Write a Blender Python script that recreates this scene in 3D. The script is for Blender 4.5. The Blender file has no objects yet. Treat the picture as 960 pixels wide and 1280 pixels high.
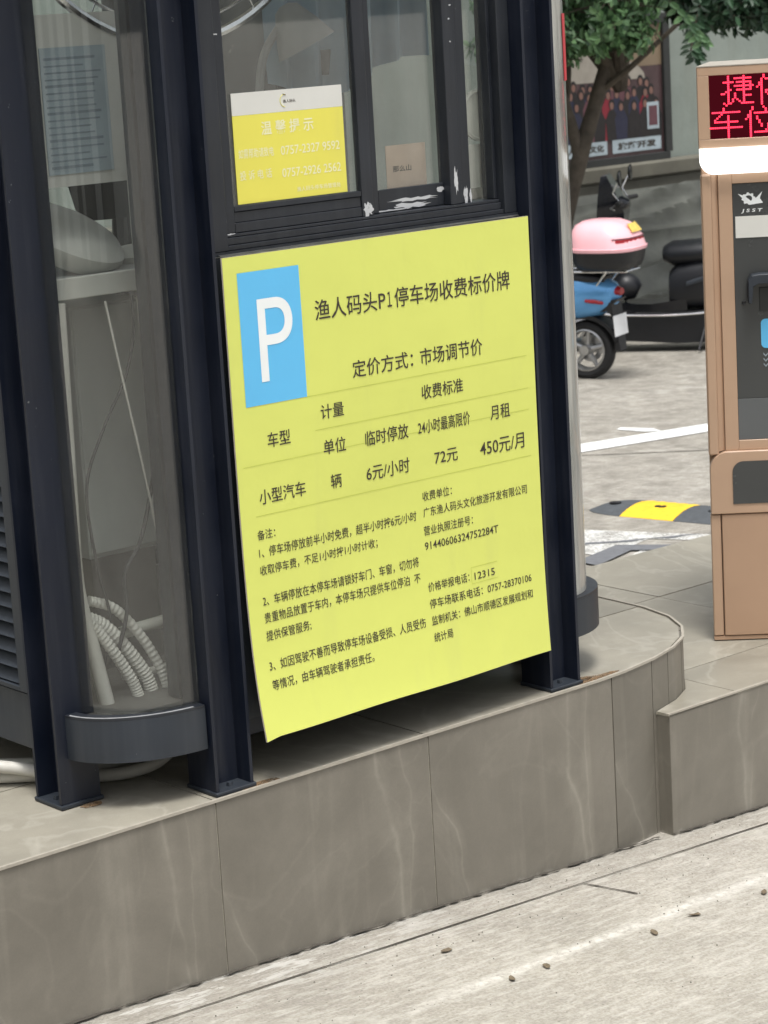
import bpy, math, random
from mathutils import Vector, Matrix, noise
from math import sin, cos, pi, radians, sqrt
random.seed(7)
S = bpy.context.scene
COL = S.collection
# ------------------------------------------------------------------ camera
CAMZ = 2.0
pitch, roll, psi = radians(11.924), radians(-3.400), radians(39.677)
F = Vector((0, cos(pitch), -sin(pitch))); U0 = Vector((0, sin(pitch), cos(pitch))); R0 = Vector((1, 0, 0))
Rv = R0*cos(roll) + U0*sin(roll); Uv = -R0*sin(roll) + U0*cos(roll)
cd = bpy.data.cameras.new('camera'); cam = bpy.data.objects.new('camera', cd); COL.objects.link(cam)
cd.sensor_fit = 'VERTICAL'; cd.sensor_height = 24; cd.lens = 3000/1280*24
cd.clip_start = .1; cd.clip_end = 2000
cam.matrix_world = Matrix((Rv, Uv, -F)).transposed().to_4x4() @ Matrix.Identity(4)
cam.location = (0, 0, CAMZ)
cd.dof.use_dof = True; cd.dof.focus_distance = 5.4; cd.dof.aperture_fstop = 8.0
S.camera = cam
# ------------------------------------------------------------------ world and sun (bright overcast)
SUN_EL, SUN_AZ = radians(72), radians(170)
w = bpy.data.worlds.new('World'); S.world = w; w.use_nodes = True
nt = w.node_tree; nt.nodes.clear()
sky = nt.nodes.new('ShaderNodeTexSky'); sky.sky_type = 'NISHITA'; sky.sun_disc = False
sky.sun_elevation = SUN_EL; sky.sun_rotation = SUN_AZ; sky.dust_density = 4; sky.air_density = 1.0; sky.ozone_density = .6
hs = nt.nodes.new('ShaderNodeHueSaturation'); hs.inputs['Saturation'].default_value = .22
bg = nt.nodes.new('ShaderNodeBackground'); bg.inputs['Strength'].default_value = .15
wo = nt.nodes.new('ShaderNodeOutputWorld')
nt.links.new(sky.outputs[0], hs.inputs['Color']); nt.links.new(hs.outputs[0], bg.inputs['Color']); nt.links.new(bg.outputs[0], wo.inputs['Surface'])
sd = bpy.data.lights.new('sun', 'SUN'); so = bpy.data.objects.new('sun', sd); COL.objects.link(so)
sd.energy = 1.8; sd.angle = radians(15); sd.color = (1, .97, .92)
sdir = Vector((sin(SUN_AZ)*cos(SUN_EL), cos(SUN_AZ)*cos(SUN_EL), sin(SUN_EL)))
so.rotation_euler = sdir.to_track_quat('Z', 'Y').to_euler(); so.location = (0, 0, 20)
S.view_settings.view_transform = 'Standard'; S.view_settings.look = 'None'
S.view_settings.exposure = 0.46; S.view_settings.gamma = 1.0; S.view_settings.use_curve_mapping = False
S.cycles.transparent_max_bounces = 24; S.cycles.max_bounces = 10

# ------------------------------------------------------------------ materials
def srgb(r, g, b):
    f = lambda c: (c/255/12.92 if c/255 <= .04045 else ((c/255+.055)/1.055)**2.4)
    return (f(r), f(g), f(b), 1)
class NT:
    def __init__(s, name):
        s.m = bpy.data.materials.new(name); s.m.use_nodes = True; s.t = s.m.node_tree; s.t.nodes.clear()
        s.out = s.n('ShaderNodeOutputMaterial')
        s.co = s.n('ShaderNodeTexCoord')
    def n(s, k, **kw):
        x = s.t.nodes.new(k)
        for a, b in kw.items(): setattr(x, a, b)
        return x
    def l(s, a, b): s.t.links.new(a, b)
    def mapping(s, sc, coord='Object'):
        mp = s.n('ShaderNodeMapping'); mp.inputs['Scale'].default_value = sc
        s.l(s.co.outputs[coord], mp.inputs[0]); return mp.outputs[0]
    def pos(s, sc):
        g = s.n('ShaderNodeNewGeometry'); mp = s.n('ShaderNodeMapping'); mp.inputs['Scale'].default_value = sc
        mp.inputs['Rotation'].default_value = (0, 0, 0)
        vr = s.n('ShaderNodeVectorRotate'); vr.rotation_type = 'Z_AXIS'; vr.inputs['Angle'].default_value = -psi
        s.l(g.outputs['Position'], vr.inputs['Vector']); s.l(vr.outputs[0], mp.inputs[0]); return mp.outputs[0]
    def noise(s, vec, scale, detail=5, rough=.6, dist=0):
        x = s.n('ShaderNodeTexNoise'); x.inputs['Scale'].default_value = scale; x.inputs['Detail'].default_value = detail
        x.inputs['Roughness'].default_value = rough; x.inputs['Distortion'].default_value = dist
        s.l(vec, x.inputs['Vector']); return x.outputs['Fac']
    def ramp(s, fac, stops):
        x = s.n('ShaderNodeValToRGB'); e = x.color_ramp.elements
        while len(e) < len(stops): e.new(.5)
        for i, (p, c) in enumerate(stops):
            e[i].position = p; e[i].color = c if hasattr(c, '__len__') else (c, c, c, 1)
        s.l(fac, x.inputs[0]); return x.outputs[0]
    def mix(s, fac, a, b, mode='MIX'):
        x = s.n('ShaderNodeMix'); x.data_type = 'RGBA'; x.blend_type = mode
        for v, k in ((fac, 0), (a, 6), (b, 7)):
            if hasattr(v, 'is_linked') or hasattr(v, 'links'): s.l(v, x.inputs[k])
            else: x.inputs[k].default_value = v
        return x.outputs[2]
    def bsdf(s, col, rough=.5, metal=0, spec=.5, bump=None, bs=.1, bd=.01):
        b = s.n('ShaderNodeBsdfPrincipled')
        for v, k in ((col, 'Base Color'), (rough, 'Roughness'), (metal, 'Metallic')):
            if hasattr(v, 'links'): s.l(v, b.inputs[k])
            else: b.inputs[k].default_value = v
        b.inputs['Specular IOR Level'].default_value = spec
        if bump is not None:
            bp = s.n('ShaderNodeBump'); bp.inputs['Strength'].default_value = bs; bp.inputs['Distance'].default_value = bd
            s.l(bump, bp.inputs['Height']); s.l(bp.outputs[0], b.inputs['Normal'])
        s.l(b.outputs[0], s.out.inputs[0]); s.b = b; return s.m
def simple(name, col, rough=.5, metal=0, var=.12, scale=12, spec=.5, bump=.0):
    k = NT(name); v = k.mapping((1, 1, 1)); f = k.noise(v, scale)
    lo = tuple(c*(1-var) for c in col[:3])+(1,); hi = tuple(min(1, c*(1+var)) for c in col[:3])+(1,)
    c = k.ramp(f, [(.3, lo), (.7, hi)])
    r = k.ramp(k.noise(v, scale*2.7), [(.3, max(0, rough-.08)), (.7, min(1, rough+.08))])
    return k.bsdf(c, r, metal, spec, f if bump else None, bump, .005)
def paint_metal(name, col, rough=.42):
    """dark coated steel with dust, faint streaks and small chips"""
    k = NT(name); v = k.mapping((1, 1, 1)); vs = k.mapping((22, 22, 1.2))
    f = k.noise(vs, 2.0, 6); d = k.noise(v, 5, 6)
    c = k.ramp(d, [(.3, tuple(x*.8 for x in col[:3])+(1,)), (.75, tuple(x*1.2 for x in col[:3])+(1,))])
    dust = k.ramp(f, [(.45, 0.0), (.8, .07)])
    c = k.mix(dust, c, srgb(120, 122, 124))
    ch = k.ramp(k.noise(v, 60, 3), [(.74, 0.0), (.77, 1.0)])
    c = k.mix(ch, c, srgb(96, 98, 100))
    r = k.ramp(d, [(.3, rough-.12), (.7, rough+.15)])
    return k.bsdf(c, r, 0, .5, k.noise(v, 90, 3), .05, .002)
M = {}
M['navy'] = paint_metal('navy coated steel', srgb(10, 19, 36), .5)
M['charcoal'] = paint_metal('charcoal coated aluminium', srgb(34, 38, 45), .4)
M['sidegrey'] = paint_metal('blue grey coated sheet', srgb(42, 48, 56), .5)
M['black'] = simple('black plastic', srgb(20, 22, 27), .45)
M['blackgloss'] = simple('glossy black paint', srgb(12, 14, 20), .12)
M['rubber'] = simple('tyre rubber', srgb(30, 30, 31), .8, var=.25, scale=40)
M['chrome'] = simple('chromed steel', (.7, .7, .7, 1), .15, 1)
M['alu'] = simple('cast aluminium', (.45, .45, .45, 1), .35, .9)
M['white'] = simple('white plastic', srgb(205, 205, 198), .5, var=.06)
M['offwhite'] = simple('aged off white plastic', srgb(185, 185, 176), .55, var=.1)
M['pale'] = simple('pale grey laminate', srgb(178, 184, 180), .45, var=.08, scale=3)
M['innerwall'] = simple('inner wall laminate', srgb(150, 152, 150), .6, var=.12, scale=2)
M['floorin'] = simple('booth floor vinyl', srgb(90, 88, 84), .7)
M['scuff'] = simple('bare scraped aluminium', srgb(176, 178, 180), .6, .1, var=.15, scale=70)
M['blue'] = simple('metallic light blue paint', srgb(96, 156, 208), .2, .3, var=.05)
M['pink'] = simple('glossy pink plastic', srgb(248, 188, 196), .2, var=.03)
M['red'] = simple('red lens', srgb(150, 25, 35), .2)
M['stickred'] = simple('red vinyl sticker', srgb(205, 50, 62), .5, var=.08)
M['stickyel'] = simple('yellow print', srgb(226, 196, 96), .4, var=.25, scale=60)
M['plate'] = simple('white licence plate', srgb(222, 224, 226), .4, var=.05)
M['yellowrub'] = simple('yellow rubber', srgb(232, 190, 44), .7, var=.12, scale=30)
M['blackrub'] = simple('grey black rubber', srgb(76, 80, 84), .75, var=.15, scale=30)
M['ink'] = simple('dark print ink', srgb(58, 50, 42), .6, var=.1)
M['whiteprint'] = simple('white print', srgb(236, 240, 240), .5, var=.03)
M['faintline'] = simple('faint printed rule', srgb(190, 198, 86), .5)
M['whitepaint'] = None

def sign_mat(name, col):
    k = NT(name); v = k.mapping((1, 1, 1)); f = k.noise(v, 3.0, 5); g = k.noise(v, 40, 3)
    lo = tuple(c*.94 for c in col[:3])+(1,)
    c = k.ramp(f, [(.3, lo), (.7, col)])
    dirt = k.ramp(k.noise(k.mapping((6, 6, 1)), 2, 6), [(.55, 0.0), (.85, .16)])
    c = k.mix(dirt, c, srgb(170, 172, 120))
    return k.bsdf(c, k.ramp(g, [(.3, .3), (.7, .42)]), 0, .5, f, .16, .03)
M['signyel'] = sign_mat('yellow green printed board', srgb(217, 224, 112))
M['signblue'] = sign_mat('sky blue print', srgb(98, 190, 240))
M['signedge'] = simple('board edge foam', srgb(196, 186, 176), .8)
M['noticeyel'] = sign_mat('yellow notice print', srgb(234, 226, 96))

def glass_mat(name, tint=(.80, .84, .84, 1), dust=.10, rough=.015, f0=1.5, boost=1.0):
    k = NT(name)
    tr = k.n('ShaderNodeBsdfTransparent'); tr.inputs[0].default_value = tint
    gl = k.n('ShaderNodeBsdfGlossy'); gl.inputs['Roughness'].default_value = rough
    df = k.n('ShaderNodeBsdfDiffuse'); df.inputs[0].default_value = srgb(190, 190, 184)
    fr = k.n('ShaderNodeFresnel'); gm = k.n('ShaderNodeNewGeometry'); io = k.n('ShaderNodeMapRange')   # same reflectance from both sides of the sheet
    io.inputs[3].default_value = f0; io.inputs[4].default_value = 1/f0; k.l(gm.outputs['Backfacing'], io.inputs[0]); k.l(io.outputs[0], fr.inputs['IOR'])
    mu = k.n('ShaderNodeMath', operation='MULTIPLY'); mu.inputs[1].default_value = boost; mu.use_clamp = True
    k.l(fr.outputs[0], mu.inputs[0])
    v = k.mapping((9, 9, 1.2)); d = k.ramp(k.noise(v, 1.6, 3), [(.35, dust*.45), (.75, dust*1.8)])
    m1 = k.n('ShaderNodeMixShader'); k.l(d, m1.inputs[0]); k.l(tr.outputs[0], m1.inputs[1]); k.l(df.outputs[0], m1.inputs[2])
    m2 = k.n('ShaderNodeMixShader'); k.l(mu.outputs[0], m2.inputs[0]); k.l(m1.outputs[0], m2.inputs[1]); k.l(gl.outputs[0], m2.inputs[2])
    k.l(m2.outputs[0], k.out.inputs[0]); return k.m
M['glass'] = glass_mat('dusty window glass', (.965, .98, .975, 1), dust=.045, boost=1.5)
M['cglass'] = glass_mat('scuffed curved glass', (.94, .955, .95, 1), dust=.02, rough=.02, boost=1.5)
M['rglass'] = glass_mat('curved glass with painted reflection', (.9, .92, .92, 1), dust=.62, rough=.10, boost=1.0)  # pale diffuse share, passed as dust, paints the bright grazing reflection
M['dglass'] = glass_mat('dark tinted glass', (.10, .11, .12, 1), dust=.02)

def concrete():
    k = NT('cast concrete road'); p = k.pos((1, 1, 1)); ps = k.pos((1, 4.5, 1))
    big = k.noise(p, .9, 6, .65); mid = k.noise(p, 5, 6, .7); fine = k.noise(p, 130, 4, .7); brush = k.noise(ps, 14, 4, .7)
    c = k.ramp(big, [(.3, srgb(162, 157, 147)), (.7, srgb(190, 185, 175))])
    c = k.mix(k.ramp(mid, [(.42, 0.0), (.7, .45)]), c, srgb(142, 138, 130))
    c = k.mix(k.ramp(fine, [(.36, .5), (.6, 0.0)]), c, srgb(112, 108, 100))
    c = k.mix(k.ramp(brush, [(.47, 0.0), (.68, .5)]), c, srgb(208, 205, 197))
    c = k.mix(k.ramp(k.noise(p, 38, 5, .75), [(.36, .35), (.5, 0.0)]), c, srgb(144, 138, 126))
    c = k.mix(k.ramp(k.noise(p, 2.6, 5, .6, 1.2), [(.56, 0.0), (.7, .45)]), c, srgb(202, 199, 191))
    sp_ = k.n('ShaderNodeSeparateXYZ'); k.l(p, sp_.inputs[0])
    def mth(op, *a_):
        x = k.n('ShaderNodeMath', operation=op)
        for i_, v_ in enumerate(a_):
            if hasattr(v_, 'links'): k.l(v_, x.inputs[i_])
            else: x.inputs[i_].default_value = v_
        return x.outputs[0]
    OX = -0.31186*cos(psi)+4.96070*sin(psi); OY = 0.31186*sin(psi)+4.96070*cos(psi)
    ss_ = mth('SUBTRACT', sp_.outputs[0], OX); tt_ = mth('SUBTRACT', sp_.outputs[1], OY)
    # old scraped paint streak running beside the kerb
    dl_ = mth('ABSOLUTE', mth('SUBTRACT', tt_, mth('ADD', mth('MULTIPLY', ss_, .0405), mth('ADD', -.428, mth('MULTIPLY', mth('SUBTRACT', k.noise(p, 7, 4, .6), .5), .035)))))
    wd_ = k.ramp(mth('DIVIDE', dl_, .030), [(.15, .85), (1.0, 0.0)])
    c = k.mix(mth('MULTIPLY', wd_, mth('MULTIPLY', k.ramp(ss_, [(.0, .15), (.25, 1.0)]), k.ramp(k.noise(p, 48, 5, .75), [(.38, .15), (.58, 1.0)]))), c, srgb(214, 211, 204))
    # gutter darker towards the kerb, and pale mortar splashes by its foot
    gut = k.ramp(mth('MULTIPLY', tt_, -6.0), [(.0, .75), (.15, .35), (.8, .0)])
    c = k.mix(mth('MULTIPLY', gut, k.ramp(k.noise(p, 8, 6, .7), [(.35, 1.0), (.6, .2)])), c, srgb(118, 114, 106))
    spl = mth('MULTIPLY', k.ramp(mth('MULTIPLY', tt_, -6.0), [(.0, 1.0), (.75, .7), (1.0, 0.0)]), k.ramp(ss_, [(.1, 1.0), (.75, 0.0)]))
    c = k.mix(mth('MULTIPLY', spl, k.ramp(k.noise(ps, 6.5, 6, .68), [(.53, 0.0), (.57, .8)])), c, srgb(200, 198, 192))
    # tiny dark specks
    vo = k.n('ShaderNodeTexVoronoi'); vo.inputs['Scale'].default_value = 26; k.l(p, vo.inputs['Vector'])
    c = k.mix(k.ramp(vo.outputs['Distance'], [(.05, .55), (.09, 0.0)]), c, srgb(90, 84, 76))
    ad = k.n('ShaderNodeMath', operation='ADD'); k.l(fine, ad.inputs[0]); k.l(brush, ad.inputs[1])
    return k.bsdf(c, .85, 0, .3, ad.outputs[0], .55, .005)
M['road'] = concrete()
def tile_mat(name, a, b, streak, vein=.06, upright=True):
    k = NT(name); p = k.pos((1, 1, 1)); ob = k.n('ShaderNodeObjectInfo')
    vv = k.n('ShaderNodeVectorMath', operation='ADD'); k.l(p, vv.inputs[0])
    sc = k.n('ShaderNodeVectorMath', operation='SCALE'); sc.inputs['Scale'].default_value = 9.0
    cb = k.n('ShaderNodeCombineXYZ'); k.l(ob.outputs['Random'], cb.inputs[0]); k.l(ob.outputs['Random'], cb.inputs[1])
    k.l(cb.outputs[0], sc.inputs[0]); k.l(sc.outputs[0], vv.inputs[1])
    p2 = vv.outputs[0]
    f = k.noise(p2, 2.2, 7, .62, .6); c = k.ramp(f, [(.3, a), (.7, b)])
    # stone veins, thin pale
    vn = k.noise(p2, 1.7, 3, .5, 2.5)
    m = k.n('ShaderNodeMath', operation='SUBTRACT'); k.l(vn, m.inputs[0]); m.inputs[1].default_value = .5
    ab = k.n('ShaderNodeMath', operation='ABSOLUTE'); k.l(m.outputs[0], ab.inputs[0])
    c = k.mix(k.ramp(ab.outputs[0], [(.0, vein), (.03, 0.0)]), c, streak)
    # printed pale veins repeated on every slab, and faint lime runs
    g0 = k.n('ShaderNodeSeparateXYZ'); k.l(p, g0.inputs[0])
    def mth(op, a_, b_=None, c_=None):
        x = k.n('ShaderNodeMath', operation=op)
        for i_, v_ in enumerate((a_, b_, c_)):
            if v_ is None: continue
            if hasattr(v_, 'links'): k.l(v_, x.inputs[i_])
            else: x.inputs[i_].default_value = v_
        return x.outputs[0]
    xo = mth('SUBTRACT', g0.outputs[0], Vector((-0.31186*cos(psi)+4.96070*sin(psi), 0, 0)).x)
    wob = mth('MULTIPLY', mth('SUBTRACT', k.noise(p, 2.6, 3, .5), .5), .30)
    u_ = mth('FRACT', mth('DIVIDE', mth('ADD', xo, .109), .606))
    if upright:
        for cen, wd, sl, amt in ((.80, .026, .10, .36), (.845, .014, -.12, .26), (.10, .016, .55, .28), (.45, .04, -.25, .10)):
            dd_ = mth('ABSOLUTE', mth('SUBTRACT', mth('ADD', u_, mth('ADD', wob, mth('MULTIPLY', g0.outputs[2], sl))), cen))
            msk = mth('MULTIPLY', k.ramp(dd_, [(0, amt), (wd*.5, amt*.35), (wd*2.6, 0.0)]), k.ramp(k.noise(p, 6, 4), [(.35, .15), (.6, 1.0)]))
            c = k.mix(msk, c, streak)
    mp = k.n('ShaderNodeMapping'); mp.inputs['Scale'].default_value = (11, 11, .8); k.l(p2, mp.inputs[0])
    st = k.noise(mp.outputs[0], 1.3, 4, .55, .2)
    c = k.mix(k.ramp(st, [(.55, 0.0), (.8, .22)]), c, streak)
    mott = k.ramp(k.noise(p2, 5.5, 6, .7), [(.35, .22), (.6, 0.0)]); c = k.mix(mott, c, tuple(x*.7 for x in a[:3])+(1,))
    c = k.mix(k.ramp(k.noise(p, 300, 2), [(.3, .12), (.7, 0.0)]), c, srgb(90, 86, 80))
    g = k.n('ShaderNodeNewGeometry'); sx = k.n('ShaderNodeSeparateXYZ'); k.l(g.outputs['Position'], sx.inputs[0])
    # mud and mortar splashes left along the foot of the slabs
    no = k.noise(p, 13, 7, .75); mr = k.n('ShaderNodeMapRange'); mr.inputs[1].default_value = .015; mr.inputs[2].default_value = -.055; mr.inputs[4].default_value = 1.0
    hgt = k.n('ShaderNodeMath', operation='MULTIPLY_ADD'); k.l(xo, hgt.inputs[0]); hgt.inputs[1].default_value = .046; k.l(sx.outputs[2], hgt.inputs[2]); k.l(hgt.outputs[0], mr.inputs[0]); mm = k.n('ShaderNodeMath', operation='MULTIPLY'); k.l(mr.outputs[0], mm.inputs[0]); k.l(no, mm.inputs[1])
    c = k.mix(k.ramp(mm.outputs[0], [(.36, 0.0), (.46, .42)]), c, srgb(168, 165, 157))
    r = k.ramp(f, [(.3, .38), (.7, .55)])
    return k.bsdf(c, r, 0, .4, k.noise(p, 45, 4), .06, .003)
M['tile'] = tile_mat('grey stone look tile', srgb(112, 108, 99), srgb(134, 129, 119), srgb(190, 185, 172))
M['toptile'] = tile_mat('pale grey stone tile', srgb(140, 136, 124), srgb(168, 163, 149), srgb(205, 201, 190), .22, False)
M['grout'] = simple('dirty mortar', srgb(150, 146, 134), .9, var=.4, scale=30, bump=.4)
M['rim'] = simple('tile edge strip', srgb(168, 162, 150), .6, var=.12, scale=25)
M['rust'] = simple('rust stain', srgb(148, 108, 72), .85, var=.25, scale=40)
def worn_paint(name, col, lo=.42, hi=.5):
    k = NT(name); p = k.pos((1, 1, 1)); f = k.noise(p, 9, 7, .7); g = k.noise(p, 70, 4, .7)
    a = k.n('ShaderNodeMath', operation='ADD'); k.l(f, a.inputs[0]); k.l(g, a.inputs[1])
    h = k.n('ShaderNodeMath', operation='MULTIPLY'); k.l(a.outputs[0], h.inputs[0]); h.inputs[1].default_value = .5
    k.bsdf(col, .7, 0, .3)
    tr = k.n('ShaderNodeBsdfTransparent'); mx = k.n('ShaderNodeMixShader')
    k.l(k.ramp(h.outputs[0], [(lo-.06, 0.0), (hi-.06, 1.0)]), mx.inputs[0]); k.l(tr.outputs[0], mx.inputs[1]); k.l(k.b.outputs[0], mx.inputs[2])
    k.l(mx.outputs[0], k.out.inputs[0]); return k.m
M['rust'] = worn_paint('rust wash', srgb(132, 108, 82), .46, .66)
M['whitepaint'] = worn_paint('white road paint', srgb(226, 227, 226), .32, .42)
M['fadedpaint'] = worn_paint('faded road paint', srgb(214, 214, 210), .42, .64)
M['faintpaint'] = worn_paint('scraped pale streak', srgb(212, 209, 202), .40, .66)
M['chips'] = worn_paint('scraped bare patches', srgb(196, 198, 200), .40, .50)
M['mortar'] = worn_paint('splashed mortar', srgb(182, 181, 177), .46, .66)
M['tarmac'] = simple('grey tar repair', srgb(106, 108, 112), .85, var=.15, scale=30)
M['beige'] = simple('beige coated steel', srgb(184, 154, 129), .38, var=.05, scale=5)
M['beige2'] = simple('beige coated door', srgb(177, 146, 121), .4, var=.05, scale=4)
M['gpanel'] = simple('dark grey acrylic panel', srgb(66, 68, 68), .22, var=.06, scale=3)
M['gpanel2'] = simple('grey acrylic lower panel', srgb(92, 95, 97), .22, var=.06, scale=3)
def emis(name, col, st):
    k = NT(name); e = k.n('ShaderNodeEmission'); e.inputs[0].default_value = col; e.inputs[1].default_value = st
    k.l(e.outputs[0], k.out.inputs[0]); return k.m
M['lightbar'] = emis('white light bar', (1, .98, .95, 1), 1.8)
M['led'] = emis('red diode', (1, .035, .075, 1), 2.3)
M['ledbloom'] = emis('painted diode bloom', (.16, .010, .02, 1), .28)  # faint even emission paints the bloom of the lit diodes
M['leaf'] = None
def leaf_mat(name, a, b):
    k = NT(name); g = k.n('ShaderNodeNewGeometry')
    c = k.ramp(g.outputs['Random Per Island'], [(.0, a), (.75, b), (1.0, tuple(min(1, x*1.9) for x in b[:3])+(1,))])
    k.bsdf(c, .38, 0, .5)
    t = k.n('ShaderNodeBsdfTranslucent'); k.l(c, t.inputs[0]); mx = k.n('ShaderNodeMixShader'); mx.inputs[0].default_value = .2
    k.l(k.b.outputs[0], mx.inputs[1]); k.l(t.outputs[0], mx.inputs[2]); k.l(mx.outputs[0], k.out.inputs[0]); return k.m
M['leaf'] = leaf_mat('glossy green leaves', (.055, .12, .06, 1), (.17, .30, .14, 1))
M['leafshade'] = leaf_mat('shaded green leaves', (.018, .045, .025, 1), (.04, .085, .045, 1))  # darker leaf copy, shade painted into the colour
M['bark'] = simple('mottled bark', srgb(80, 73, 64), .9, var=.4, scale=9, bump=.6)
def wallmat():
    k = NT('weathered pale render'); p = k.pos((1, 1, 1)); f = k.noise(p, 1.1, 7, .65); g = k.noise(k.pos((3, 3, .5)), 1.3, 5)
    c = k.ramp(f, [(.3, srgb(132, 141, 135)), (.7, srgb(154, 162, 155))]); c = k.mix(k.ramp(g, [(.5, 0.0), (.8, .5)]), c, srgb(112, 112, 98))
    return k.bsdf(c, .9, 0, .2, k.noise(p, 30), .2, .01)
M['wall'] = wallmat()
M['plinth'] = simple('grimy cement plinth', srgb(104, 102, 92), .9, var=.2, scale=3, bump=.3)
M['tarp'] = simple('dark grey tarpaulin', srgb(86, 88, 82), .6, var=.35, scale=3)
M['posterbg'] = simple('brown printed poster', srgb(74, 56, 58), .4, var=.35, scale=5)
M['postertop'] = simple('tan printed poster', srgb(128, 112, 92), .4, var=.15, scale=3)
M['posterpale'] = simple('pale printed arc', srgb(158, 152, 142), .4)
M['skin'] = simple('printed skin tone', srgb(128, 94, 84), .5)
M['cloth1'] = simple('printed navy cloth', srgb(36, 38, 62), .5)
M['cloth2'] = simple('printed black cloth', srgb(30, 26, 28), .5)
M['cloth3'] = simple('printed crimson cloth', srgb(132, 32, 48), .5)
M['cloth4'] = simple('printed plum cloth', srgb(98, 62, 70), .5)
M['framedark'] = simple('dark poster frame', srgb(44, 46, 46), .5)
M['paperblue'] = simple('bluish printed sheet', srgb(172, 186, 194), .6, var=.12, scale=9)
M['paper'] = simple('white paper', srgb(214, 214, 208), .7, var=.03)
M['paperbrown'] = simple('brownish printed card', srgb(176, 156, 138), .7, var=.16, scale=8)
M['papergrey'] = simple('grey printed line', srgb(142, 154, 163), .7)
M['cable'] = simple('dark cable', srgb(48, 48, 50), .6)
M['hose'] = simple('off white conduit', srgb(200, 198, 190), .55, var=.12, scale=14)
M['curtain'] = simple('pale blue cloth', srgb(150, 172, 186), .9, var=.15, scale=4)
M['jointm'] = worn_paint('dirt filled joint', srgb(78, 74, 68), .30, .46)
M['noticewhite'] = simple('pale print on notice', srgb(240, 238, 196), .5, var=.03)
M['dryleaf'] = simple('dry brown leaf', srgb(112, 100, 82), .8, var=.3, scale=60)

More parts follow.
